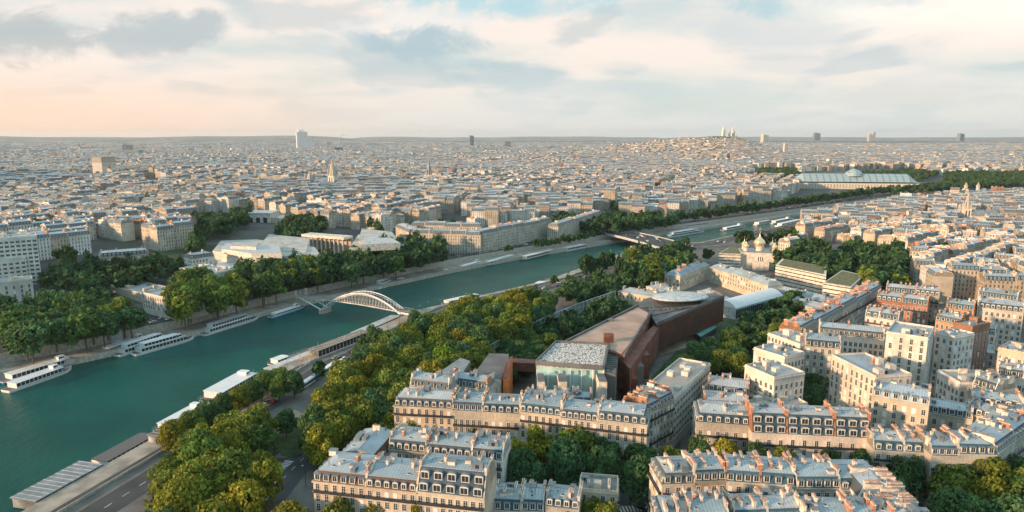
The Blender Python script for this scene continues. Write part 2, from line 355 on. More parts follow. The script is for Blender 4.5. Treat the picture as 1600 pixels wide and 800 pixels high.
FRf=[p for p in FR if p[1]<1700]; NRf=[p for p in NR if p[1]<1700]
road('road',offs(ins(FRf),30),13,.35); road('path',offs(ins(FRf),20.5),5,.30,'paving'); dashes(offs(ins(FRf,900),30),.36)
nearRoad=[p for p in offs(NRf,-32) if p[1]<1500]
road('road',nearRoad,12,.012); dashes(nearRoad[:60],.02)
road('road',[p for p in offs(NRf,-13) if 150<p[1]<520],7,-4.488)      # service road on the lower quay
dashes([p for p in offs(NRf,-13) if 150<p[1]<520],-4.48)
BOUR=[(-100,150),G(400,800),G(445,745),G(505,685),(-62,275),(-32,330)]
RAPP=[(30,120),(48,200),(62,262),(84,310),(110,350)]
UNIV=[(-95,236),(-40,240),(40,213),(70,208),(180,196),(260,200)]
road('road',BOUR,13,.016); road('road',RAPP,13,.016); road('road',UNIV,11,.020)
dashes(BOUR,.026); 
def zebra(c,ang,n=8,L=3.6,z=.03):
    mb=MB(); 
    for i in range(n):
        t=(i-n/2)*1.1; ux,uy=math.cos(ang),math.sin(ang); cx=c[0]+ux*t; cy=c[1]+uy*t; vx,vy=-uy,ux
        mb.face([(cx-ux*.27-vx*L/2,cy-uy*.27-vy*L/2,z),(cx+ux*.27-vx*L/2,cy+uy*.27-vy*L/2,z),(cx+ux*.27+vx*L/2,cy+uy*.27+vy*L/2,z),(cx-ux*.27+vx*L/2,cy-uy*.27+vy*L/2,z)])
    struct('crosswalk',mb,['mark'])
zebra(G(444,727),R(75)); zebra(G(492,709),R(-5),10); zebra(G(990,795),R(5),10)
def patch(name,pts,z,m,zg=0,edge=True):
    mb=MB(); P=[G(*p,zg) for p in pts]; mb.prism(P,z-.12,z,0); return struct(name,mb,[m])
patch('ground',[(425,690),(455,655),(520,690),(505,700),(460,716),(440,712)],.14,'scrub')
patch('path',[(425,665),(460,640),(480,650),(430,690)],.13,'gravel')
patch('pavement',[(300,800),(395,770),(430,745),(436,758),(375,800)],.13,'gravel')
patch('ground',[(760,560),(960,470),(1000,480),(870,560),(800,590)],.12,'scrub')
patch('ground',[(1000,610),(1120,480),(1270,470),(1260,560),(1160,640)],.12,'scrub')
patch('path',[(1020,540),(1110,520),(1118,530),(1030,556)],.19,'gravel')
# far-side pale hills and horizon
def hills(name,az0,az1,r,zf,depth=3500):
    mb=MB(); n=140; az=np.linspace(R(az0),R(az1),n); k=8; P=np.zeros((k,n,3))
    for j in range(k):
        t=j/(k-1); rr=r+depth*(t*2-1)*.5
        for i,a in enumerate(az):
            e=(i/(n-1)); ed=min(1,e*6,(1-e)*6); ed=ed*ed*(3-2*ed)
            z=zf(a,t)*math.sin(math.pi*min(1,t*.5+.02)) *ed
            P[j,i]=(rr*math.sin(a),rr*math.cos(a),z)
    for j in range(k-1):
        for i in range(n-1): mb.face([P[j,i+1],P[j,i],P[j+1,i],P[j+1,i+1]][::-1])
    return struct(name,mb,['hill'],smooth=True)
hills('hills',-42,-10,15500,lambda a,t:(128+16*math.sin(a*16+.5)+6*math.sin(a*55))*(1 if True else 0))
hills('hills',-16,16,19500,lambda a,t:118+14*math.sin(a*22)+5*math.sin(a*71))
hills('hills',8,46,21500,lambda a,t:112+9*math.sin(a*19+1)+4*math.sin(a*60))
# ------------------------------------------------------------ shared figures
plain('skin',(.45,.28,.2),.6)
for k_,c_ in (('carwhite',(.75,.75,.74)),('carblack',(.02,.022,.025)),('cargrey',(.25,.27,.29)),('carred',(.4,.03,.02)),('carblue',(.04,.10,.25))): plain(k_,c_,.25,amt=.03)
def personmesh(i):
    rr=random.Random(i); me=bpy.data.meshes.new('person'); st=rr.uniform(.12,.22)
    J=[(0,0,.95),(0,0,1.2),(0,0,1.42),(0,0,1.52),(0,0,1.62),(0,0,1.74),(-.1,0,.9),(-.11,st,.5),(-.11,st*.9-.03,.06),(.1,0,.9),(.11,-st*.3,.5),(.11,-st,.06),(-.2,0,1.4),(-.25,-.1,1.12),(-.24,.02,.88),(.2,0,1.4),(.25,.1,1.12),(.24,.14,.88)]
    E=[(0,1),(1,2),(2,3),(3,4),(4,5),(0,6),(6,7),(7,8),(0,9),(9,10),(10,11),(2,12),(12,13),(13,14),(2,15),(15,16),(16,17)]
    rad=[.15,.15,.16,.065,.10,.085,.1,.075,.05,.1,.075,.05,.07,.05,.04,.07,.05,.04]
    me.from_pydata(J,E,[]); o=bpy.data.objects.new('tmp',me); COL.objects.link(o); m=o.modifiers.new('s','SKIN'); 
    for j,v in enumerate(me.skin_vertices[0].data): v.radius=(rad[j],rad[j])
    me.skin_vertices[0].data[0].use_root=True
    o.modifiers.new('u','SUBSURF').levels=1; dg=bpy.context.evaluated_depsgraph_get(); me2=bpy.data.meshes.new_from_object(o.evaluated_get(dg)); bpy.data.objects.remove(o)
    me2.name='person'; cl=[('carblack','dark'),('carblue','blue'),('cargrey','grey'),('rust','red brown')][i%4]
    me2.materials.clear(); me2.materials.append(M[cl[0]]); me2.materials.append(M['skin']); me2.materials.append(M['iron'])
    for p in me2.polygons:
        z=p.center.z; p.material_index=1 if (z>1.5 and p.center.y>-.02 or (z<.92 and abs(p.center.x)>.19)) else 2 if (z>1.55 or z<.85) else 0
    return me2,cl[1]
PE=[personmesh(i) for i in range(4)]
# ------------------------------------------------------------ shared pieces for houses
def P_window(w_=1.2,h_=2.0,arch=False,frame=(.62,.60,.55)):
    mb=MB(); t=.14
    mb.box(-w_/2-t,w_/2+t,-.10,.0,-.12,0,0)                      # sill
    mb.box(-w_/2,w_/2,-.03,.02,0,h_,1)                           # glass
    for x in (-w_/2-t,w_/2): mb.box(x,x+t,-.08,.0,0,h_,0)
    mb.box(-w_/2-t,w_/2+t,-.09,.0,h_,h_+.16,0)
    mb.box(-.045,.045,-.05,-.03,0,h_,0); 
    for z in (h_*.36,h_*.72): mb.box(-w_/2,w_/2,-.045,-.03,z,z+.06,0)
    return mb.mesh('window',['frame','glass_dark'])
def P_blind():
    mb=MB(); mb.box(-.62,.62,-.07,.02,0,2.0,0); mb.box(-.75,.75,-.1,0,-.12,0,1); 
    for z in np.arange(.2,2,.25): mb.box(-.6,.6,-.085,-.07,z,z+.05,1)
    return mb.mesh('window',['white','frame'])
def P_wide():
    mb=MB(); mb.box(-1.1,1.1,-.03,.02,0,1.5,1); mb.box(-1.2,1.2,-.08,0,-.1,0,0); mb.box(-1.2,1.2,-.08,0,1.5,1.6,0)
    for x in (-1.2,-.42,.35,1.1): mb.box(x,x+.1,-.07,0,0,1.5,0)
    return mb.mesh('window',['frame','glass_dark'])
def P_dormer(w_=1.25,h_=1.7,curved=False):
    mb=MB(); D=2.2
    mb.box(-w_/2-.25,w_/2+.25,0,D,0,h_+.1,0,bot=False)
    mb.box(-w_/2,w_/2,-.03,0.0,.15,h_,1)
    for x in (-w_/2-.2,w_/2): mb.box(x,x+.2,-.10,0,.0,h_,0)
    mb.box(-w_/2-.25,w_/2+.25,-.12,0,-.02,.15,0); mb.box(-.04,.04,-.06,-.03,.15,h_,0)
    if curved:
        n=7; pr=[((w_/2+.38)*math.cos(math.pi*i/(n-1)),h_+.05+.55*math.sin(math.pi*i/(n-1))) for i in range(n)]
        for (a,b),(c_,d_) in zip(pr,pr[1:]): mb.face([(a,-.2,b),(a,D,b),(c_,D,d_),(c_,-.2,d_)],2)
        mb.face([(a,-.14,b) for a,b in pr],0)
    else:
        mb.box(-w_/2-.4,w_/2+.4,-.22,D,h_+.1,h_+.24,2)
    return mb.mesh('dormer',['frame','glass_dark','zinc_dark'])
def P_chimney(L,brick=0,hh=1.5,pots=None):
    mb=MB(); mb.box(-.33,.33,-L/2,L/2,-1.6,hh,[0,1,3][brick],bot=False); mb.box(-.42,.42,-L/2-.08,L/2+.08,hh,hh+.16,0)
    n=pots or max(2,int(L/.42))
    for i in range(n):
        y=-L/2+L*(i+.5)/n; r=.11+.03*((i*7)%3); h2=.30+.12*((i*5)%4); mb.tube((0,y,hh+.14),(0,y,hh+.16+h2),r,r*.78,6,2)
    return mb.mesh('chimney',['plaster','brick','pot','stone'])
def P_skylight():
    mb=MB(); mb.box(-.5,.5,-.65,.65,0,.12,0); mb.box(-.4,.4,-.55,.55,.12,.13,1); return mb.mesh('skylight',['frame','glass_dark'])
PM={'window':P_window(),'tall':P_window(1.15,2.35),'small':P_window(.9,1.35),'blind':P_blind(),'wide':P_wide(),'dormer':P_dormer(),'round':P_dormer(1.1,1.45,True),'bigdormer':P_dormer(2.0,1.9,True),'sky':P_skylight()}
CH=[P_chimney(1.8,0,.7),P_chimney(3.0,0,.9),P_chimney(4.4,0,.7),P_chimney(2.0,1,.9),P_chimney(3.4,1,1.1),P_chimney(.9,0,.6),P_chimney(2.4,2,.8)]
def P_small(k):
    b=MB()
    if k=='vent': b.tube((0,0,0),(0,0,.9),.22,.22,8); b.tube((0,0,.9),(0,0,1.15),.38,.05,8)
    if k=='pipe': b.tube((0,0,0),(0,0,1.5),.10,.10,6); b.tube((0,0,1.5),(0,0,1.6),.17,.17,6)
    if k=='hut': b.box(-.9,.9,-.7,.7,-.4,.9,1); b.box(-1.05,1.05,-.85,.85,.9,1.0,0)
    if k=='hut2': b.box(-1.5,1.5,-.8,.8,-.4,1.3,0); b.box(-.5,.5,-.84,-.8,.1,1.1,2)
    return b.mesh('vent',['zinc_dark','plaster','glass_dark'])
for _k in ('vent','pipe','hut','hut2'): PM[_k]=None
def P_antenna():
    mb=MB(); mb.tube((0,0,0),(0,0,2.6),.04,.03,4); 
    for z in (1.8,2.1,2.4): mb.box(-.5,.5,-.02,.02,z,z+.03)
    return mb.mesh('antenna',['iron'])
PM['ant']=P_antenna()
for _k in ('vent','pipe','hut','hut2'): PM[_k]=P_small(_k)
CREAM=[(.46,.40,.32),(.52,.46,.38),(.42,.38,.32),(.56,.51,.43),(.40,.34,.26),(.60,.57,.52),(.50,.43,.34),(.66,.63,.58)]
ZINC=[(.30,.385,.43),(.24,.32,.37),(.37,.44,.48),(.27,.34,.37),(.43,.46,.47)]
SLATE=[(.045,.075,.10),(.035,.062,.085),(.07,.085,.095),(.04,.10,.14),(.09,.06,.05)]
NH=[0]
def house(A,ang,w,d,h,label,z0=0,cat='house',group=None,wall=None,slate=None,zinc=None,mh=3.0,ms=1.3,rise=1.2,ends=(0,0),lvl=2,front='window',dorm='dormer',style='mansard',
          winback=False,party=(1,1),nch=3,shop=False,wp=2.6,rs=None,brick=0,balc=True,name='house',dsp=None,chl=None):
    rr=random.Random(rs if rs is not None else NH[0]*31+5); NH[0]+=1
    wall=wall or rr.choice(CREAM); slate=slate or rr.choice(SLATE[:4]); zinc=zinc or rr.choice(ZINC)
    if lvl>=2 and wp==2.6: wp=rr.uniform(2.25,3.1)
    if lvl>=2 and front=='window' and rr.random()<.35: front='tall'
    if dorm=='dormer' and rr.random()<.3: dorm='round'
    root=thing(name,label,cat,(A[0],A[1],z0),ang,group)
    tex=0. if lvl>=2 else 1.
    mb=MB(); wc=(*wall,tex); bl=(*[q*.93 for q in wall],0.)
    def q(a,b,col): mb.face([(*a,0),(*b,0),(*b,h),(*a,h)],0,col)
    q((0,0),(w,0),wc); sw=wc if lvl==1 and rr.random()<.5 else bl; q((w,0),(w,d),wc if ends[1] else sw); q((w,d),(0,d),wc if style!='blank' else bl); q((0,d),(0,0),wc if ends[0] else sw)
    if lvl>=1:
        for z,t,o in ([(h-.35,.35,.35)]+([(3.6,.2,.18)] if lvl>=2 else [])):
            mb.box(-.35*ends[0],w+.35*ends[1],-o,0.02,z,z+t,0,(*wall,0)); 
            if winback: mb.box(0,w,d-.02,d+o,z,z+t,0,(*wall,0))
            if ends[1]: mb.box(w-.02,w+o,0,d,z,z+t,0,(*wall,0))
            if ends[0]: mb.box(-o,.02,0,d,z,z+t,0,(*wall,0))
    rb=MB(); zc=(*zinc,0); sc_=(*slate,tex if dorm else 0.)
    top=h+mh
    if style=='mansard':
        li=ms if ends[0] else 0; ri=ms if ends[1] else 0; hy=d/2; top=h+mh+rise
        rb.face([(0,0,h),(w,0,h),(w-ri,ms,h+mh),(li,ms,h+mh)],0,sc_); rb.face([(w,d,h),(0,d,h),(li,d-ms,h+mh),(w-ri,d-ms,h+mh)],0,sc_)
        if ends[0]: rb.face([(0,d,h),(0,0,h),(li,ms,h+mh),(li,d-ms,h+mh)],0,sc_)
        if ends[1]: rb.face([(w,0,h),(w,d,h),(w-ri,d-ms,h+mh),(w-ri,ms,h+mh)],0,sc_)
        l2=li+(d*.22 if ends[0] else 0); r2=ri+(d*.22 if ends[1] else 0)
        rb.face([(li,ms,h+mh),(w-ri,ms,h+mh),(w-r2,hy,top),(l2,hy,top)],1,zc); rb.face([(w-ri,d-ms,h+mh),(li,d-ms,h+mh),(l2,hy,top),(w-r2,hy,top)],1,zc)
        for e,x,x2 in ((0,li,l2),(1,w-ri,w-r2)):
            f=[(x,d-ms,h+mh),(x,ms,h+mh),(x2,hy,top)]
            if e: f=f[::-1]
            if ends[e]: rb.face(f,1,zc)
            else:
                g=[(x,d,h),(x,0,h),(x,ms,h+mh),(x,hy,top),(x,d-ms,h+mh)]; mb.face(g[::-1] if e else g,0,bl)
        if lvl>=2: rb.box(li,w-ri,ms-.12,ms+.12,h+mh-.05,h+mh+.12,1,(.4,.42,.43,0)); rb.box(l2,w-r2,hy-.15,hy+.15,top-.1,top+.1,1,(.22,.25,.27,0))
    elif style=='gable':
        hy=d/2; top=h+rise; o=.3
        for (a,b) in ((0,0),(1,1)):
            y0=-o if not a else d+o; f=[(0,y0,h-.1),(w,y0,h-.1),(w,hy,top),(0,hy,top)]; rb.face(f if not a else f[::-1],1,zc)
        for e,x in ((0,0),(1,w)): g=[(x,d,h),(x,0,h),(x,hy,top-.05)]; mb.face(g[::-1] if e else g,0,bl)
    elif style=='flat':
        top=h; rb.face([(0,0,h),(w,0,h),(w,d,h),(0,d,h)],1,zc)
        for a in ((0,w,0,.3),(0,w,d-.3,d),(0,.3,.3,d-.3),(w-.3,w,.3,d-.3)): mb.box(*a,h,h+.8,0,(*wall,0),bot=False)
        for _ in range(max(1,int(w*d/120))):
            bx=rr.uniform(1,max(1.1,w-5)); by=rr.uniform(1,max(1.1,d-4.5)); rb.box(bx,bx+rr.uniform(2,4),by,by+rr.uniform(2,3),h+.02,h+rr.uniform(1.2,2.8),0,(*wall,0))
    mb.build('wall',['wall'],root); ro=rb.build('roof',['slate' if style!='flat' else 'wall','zinc'],root)
    def prof(y):
        if style=='flat': return h+.8
        if style=='gable': return h+rise*(1-abs(y-d/2)/(d/2))
        if y<ms: return h+mh*y/ms
        if y>d-ms: return h+mh*(d-y)/ms
        return h+mh+rise*(1-abs(y-d/2)/(d/2-ms))
    def chimney(x,y,k): inst('chimney',CH[k],ro,(x,y,prof(y)+.35),rr.choice([0,0,math.pi]),(1,rr.uniform(.8,1.15),rr.uniform(.75,1.25)))
    # party walls
    for e,x in ((0,0.),(1,w)):
        if ends[e] or not party[e] : continue
        if style=='mansard' and lvl>=1:
            pw=MB(); th=.32; ys=[0,ms,d/2,d-ms,d]; zs=[prof(y)+.45 for y in ys]; zs[0]=h+.5; zs[-1]=h+.5
            xa,xb=(x-.0,x+th) if e==0 else (x-th,x)
            c_=(*[min(.75,q_*1.15) for q_ in wall],0) if not brick else (.42,.19,.10,0)
            for i in range(4): 
                pw.face([(xb,ys[i],zs[i]),(xb,ys[i+1],zs[i+1]),(xa,ys[i+1],zs[i+1]),(xa,ys[i],zs[i])],0,c_)
                for xx,fl in ((xa,1),(xb,0)):
                    f=[(xx,ys[i],h),(xx,ys[i+1],h),(xx,ys[i+1],zs[i+1]),(xx,ys[i],zs[i])]; pw.face(f[::-1] if fl else f,0,c_)
            pw.face([(xa,0,h),(xb,0,h),(xb,0,zs[0]),(xa,0,zs[0])],0,c_)
            pw.build('party_wall',['wall'],ro)
        for yy in ((d*.27,d*.72) if lvl>=2 else (d*.35,)):
            chimney(x+(.3 if e==0 else -.3),yy,chl if chl is not None else rr.choice([1,2,0,6,4] if not brick else [3,4]))
    for _ in range((nch*2+1)//3):
        chimney(rr.uniform(2,w-2),rr.choice([d*.3,d*.5,d*.68]),rr.choice([0,1,3,5,6,2]) if chl is None else chl)
    if lvl>=2:
        for _ in range(rr.randint(3,6)):
            x=rr.uniform(1,w-1); y=rr.uniform(ms+.6 if style=='mansard' else 1,d-ms-.6); k=rr.choice(['vent','hut','pipe','pipe','hut2']); 
            inst({'vent':'vent','hut':'roof_hatch','hut2':'roof_hatch','pipe':'vent_pipe'}[k],PM[k],ro,(x,y,prof(y)-(.8 if style=='flat' else .1)),rr.choice([0,R(90)]),rr.uniform(.8,1.3))
        if style!='flat':
            for _ in range(rr.randint(1,3)): 
                x=rr.uniform(1.5,w-1.5); y=rr.uniform(ms+1,d/2-1); inst('skylight',PM['sky'],ro,(x,y,prof(y)+.02))
        if rr.random()<.6: inst('antenna',PM['ant'],ro,(rr.uniform(1,w-1),d/2,prof(d/2)))
        nf=max(1,int((h-3.9)/3.15)); 
        def facade(L,pos,rz,kind):
            nc=max(1,round(L/wp)); s=L/nc
            for f in range(nf):
                z=4.0+f*3.15+ (0.2)
                for i in range(nc):
                    k=kind
                    if rr.random()<.16 and kind in('window','tall'): k='blind'
                    p=pos((i+.5)*s,0); inst('window',PM[k],root,(*p,z),rz)
                if balc and f in (1,nf-1):
                    bm=MB(); bm.box(.3,L-.3,-.75,0,-.18,0,0); bm.box(.3,L-.3,-.75,-.70,.0,.95,1); bm.box(.3,.35,-.7,0,0,.95,1); bm.box(L-.35,L-.3,-.7,0,0,.95,1)
                    bo=bm.build('balcony',['stone','iron'],root,(*pos(0,0),z-.35),rz)
        facade(w,lambda t,o:(t,-.0),0,front)
        if ends[1]: facade(d,lambda t,o:(w,t),R(90),front)
        if ends[0]: facade(d,lambda t,o:(0,d-t),R(-90),front)
        if winback: facade(w,lambda t,o:(w-t,d),R(180),front)
        if shop:
            sm=MB(); sm.box(.5,w-.5,-.12,.02,.2,3.1,0); sm.build('shop_front',['iron'],root)
        if dorm and style=='mansard':
            ds=dsp or wp; n=max(1,round(w/ds)); s=w/n
            lev=[(.35,ms*.12)] if mh<4.2 else [(.3,ms*.06),(mh*.52,ms*.5)]
            for dz,dy in lev:
                for i in range(n): inst('dormer',PM[dorm],ro,((i+.5)*s,dy,h+dz))
                for e,rz in ((1,R(90)),(0,R(-90))):
                    if ends[e]:
                        m_=max(1,round(d/ds)); s2=d/m_
                        for i in range(m_):
                            yy=(i+.5)*s2
                            if ms<yy<d-ms: inst('dormer',PM[dorm],ro,(w-dy if e else dy,yy,h+dz),rz)
                if winback:
                    for i in range(n): inst('dormer',PM[dorm],ro,((i+.5)*s,d-dy,h+dz),R(180))
    return root
def row(A,B,d,h,desc,n=None,lvl=2,ends=(1,1),rnd=0,spec=None,**k):
    """a terrace of houses from A to B (front on the right-hand side of A->B)"""
    L=math.hypot(B[0]-A[0],B[1]-A[1]); ang=math.atan2(B[1]-A[1],B[0]-A[0]); n=n or max(1,round(L/16))
    rr=random.Random(rnd+int(L*10)); ws=[rr.uniform(.8,1.2) for _ in range(n)]; t=sum(ws); ws=[q*L/t for q in ws]; s=0
    if spec and 'ws' in spec: t=sum(spec['ws']); ws=[q*L/t for q in spec['ws']]
    for i,w_ in enumerate(ws):
        kk=dict(k); 
        if spec and i in spec: kk.update(spec[i])
        hh=kk.pop('h',None) or h*(1+rr.uniform(-.035,.035))
        p=(A[0]+math.cos(ang)*s,A[1]+math.sin(ang)*s); s+=w_
        wl=kk.pop('wall',None) or rr.choice(CREAM); sl=kk.pop('slate',None) or rr.choice(SLATE[:4]); zn=kk.pop('zinc',None) or rr.choice(ZINC)
        e=(ends[0] if i==0 else 0, ends[1] if i==n-1 else 0)
        look=('brown mansard' if sl==SLATE[4] else 'mansard') if kk.get('style','mansard')=='mansard' else 'flat' if kk.get('style')=='flat' else 'grey zinc'
        wn='white' if wl[0]>.58 else 'cream' if wl[0]>.45 else 'brick red' if wl[1]<wl[0]*.6 else 'beige'
        pos=('alone' if n==1 else 'leftmost' if i==0 else 'rightmost' if i==n-1 else ordn(i)+' from left')
        lab=kk.pop('lab',None) or f"{wn} {look} house, {pos} {desc}"
        house(p,ang,w_,kk.pop('d',d),hh,lab,wall=wl,slate=sl,zinc=zn,ends=kk.pop('ends',e),lvl=kk.pop('lvl',lvl),group=kk.pop('group','houses '+desc.split(',')[0]),**kk)
def rowpx(a,b,ze,d,h,desc,z0=0,**k):   # front eave pixels -> row
    row(G(*a,ze),G(*b,ze),d,h,desc,z0=z0,**k)
# ------------------------------------------------------------ foreground houses (left bank)
OR=(.56,.45,.33)
# block A: corner houses at the bottom of the view
rowpx((489,751),(757,780),20,15,19.5,'in the terrace at the street crossing',n=3,ends=(1,0),
  spec={'ws':[19,18,23],0:dict(slate=SLATE[4],wall=(.58,.45,.33),front='tall',dorm='dormer',zinc=ZINC[2]),
  1:dict(slate=SLATE[4],wall=(.56,.44,.33),dorm='round',zinc=ZINC[0]),
  2:dict(slate=SLATE[0],wall=(.56,.48,.38),mh=6.2,ms=3.2,rise=.6,dorm='bigdormer',dsp=4.2,h=20.3,front='window',ends=(0,0),zinc=ZINC[1])})
A1=G(757,780,20); A0=G(489,751,20); aA=math.atan2(A1[1]-A0[1],A1[0]-A0[0])
L0=math.hypot(A1[0]-A0[0],A1[1]-A0[1])
def loc(o,ang,x,y): return (o[0]+math.cos(ang)*x-math.sin(ang)*y,o[1]+math.sin(ang)*x+math.cos(ang)*y)
row(loc(A0,aA,1,33),loc(A0,aA,1,15.05),13,19.5,'on the side street of the crossing terrace',n=1,ends=(0,0),party=(0,0),slate=SLATE[4],dorm='round')
row(loc(A0,aA,14,24),loc(A0,aA,L0,24),13,19.5,'in the rear range behind the crossing terrace',n=3,ends=(0,0),nch=5,party=(1,1))
# low houses right of block A
rowpx((770,795),(850,800),11,12,11,'among the low roofs right of the tall blank gable',n=2,ends=(0,0),zinc=ZINC[2])
rowpx((852,790),(905,796),13,11,13,'beside the yellow tree at the bottom edge',n=1,ends=(0,0),zinc=ZINC[0],mh=2)
rowpx((905,765),(965,770),14,10,14,'with the roof terrace by the striped crossing',n=1,ends=(1,1),style='flat',zinc=(.12,.13,.12))
# block B: long terrace in front of the museum
B0=G(615,634,20); B1=G(812,644,20); B2=G(1011,667,20); 
row(B0,B1,13,20,'in the left museum terrace',n=3,ends=(1,0),spec={'ws':[26,13,16],0:dict(dorm='round',wall=OR,slate=SLATE[2],front='tall'),1:dict(slate=SLATE[0],dorm='dormer'),2:dict(slate=SLATE[1],dorm='round',wall=CREAM[6])},nch=5)
row(B1,B2,13,20.5,'in the right museum terrace',n=3,ends=(0,1),spec={'ws':[16,14,18],0:dict(dorm='round',wall=(.54,.45,.35),slate=SLATE[3]),1:dict(dorm='round',slate=SLATE[0],wall=(.5,.42,.33)),2:dict(dorm='round',slate=SLATE[0],wall=(.48,.42,.34),front='tall')},nch=5)
bA=math.atan2(B2[1]-B1[1],B2[0]-B1[0]); C1=loc(B2,bA,0,13.1)
E1=G(1053,626,20)
row(C1,E1,13,20.3,'on the side street running up from the museum terrace',n=2,ends=(0,0),dorm='dormer',front='window',slate=SLATE[0],balc=True,nch=4,brick=1)
d2=math.atan2(E1[1]-C1[1],E1[0]-C1[0]); E2=G(1110,568,21)
EO=loc(E1,d2,.3,0); d2=math.atan2(E2[1]-EO[1],E2[0]-EO[0])
house(EO,d2,math.hypot(E2[0]-EO[0],E2[1]-EO[1]),14,20.5,'long white office block with flat gravel roof and dark window bands beside the museum',cat='office block',style='flat',wall=(.55,.53,.48),zinc=(.30,.27,.23),ends=(1,1),wp=3.4,front='wide',balc=False,name='office_block',party=(0,0),nch=0)
for (a,b,z_,dd,hh,ds,k) in [((640,598),(700,606),22,11,20,'tucked behind the left museum terrace',dict(nch=4)),((700,596),(760,604),21,10,19,'behind the terrace beside the green glass slot',dict(nch=4)),
    ((830,625),(925,628),17,9,16,'in the yard between terrace and museum glass',dict(nch=5,mh=2,dorm=None))]:
    rowpx(a,b,z_,dd,hh,ds,n=1 if ds[0]!='i' else 2,ends=(0,0),**k)
# block C bottom right
rowpx((1035,752),(1135,748),21,13,20,'in the back range of the bottom right block',n=2,ends=(1,0),nch=6,zinc=ZINC[0])
rowpx((1135,748),(1245,756),21,13,20,'in the middle range of the bottom right block',n=2,ends=(0,0),nch=5,zinc=ZINC[2],slate=SLATE[3],brick=1)
rowpx((1245,764),(1390,764),20,14,20.5,'in the right range of the bottom right block',n=2,ends=(0,1),nch=5,zinc=ZINC[0],slate=SLATE[3],dorm='dormer')
rowpx((1030,822),(1140,824),19,13,19,'in the front range of the bottom right block',n=2,ends=(1,0),nch=8,zinc=ZINC[1])
rowpx((1148,815),(1255,811),19,11,19,'with pale dormers in the bottom right block',n=2,ends=(0,0),nch=3,zinc=ZINC[4],slate=SLATE[3])
rowpx((1258,824),(1400,830),19,12,19,'at the bottom edge of the right block',n=2,ends=(0,0),nch=6,zinc=ZINC[0],slate=SLATE[3])
rowpx((1462,830),(1392,757),20,13,20,'facing the big dark trees on the right',n=3,ends=(0,0),nch=3,zinc=ZINC[2],chl=2)
# block D with tall dormers
rowpx((1088,658),(1172,664),19,15,18.5,'left of the bay windowed house',n=1,ends=(1,0),slate=SLATE[0],dorm='round',brick=1,zinc=ZINC[4],nch=5)
rowpx((1175,672),(1362,680),19,14,18.5,'with rounded bays above the street trees',n=3,ends=(0,0),slate=SLATE[0],wall=(.62,.54,.47),mh=6.4,ms=2.6,rise=.4,dorm='bigdormer',dsp=4.4,wp=4.0,front='window',brick=1,chl=4,nch=0,zinc=ZINC[4])
rowpx((1365,703),(1455,709),17,13,17,'with zinc roof right of the bay windowed houses',n=2,ends=(0,0),slate=SLATE[3],zinc=ZINC[4],wall=(.5,.46,.4))
rowpx((1456,709),(1556,712),19,13,19,'with balconies at the corner of the tree lined street',n=2,ends=(0,1),slate=SLATE[3],zinc=ZINC[0],wall=(.44,.41,.35))
rowpx((1558,710),(1640,650),19,13,19,'on the avenue at the right edge',n=3,ends=(0,0),slate=SLATE[2],zinc=ZINC[0])
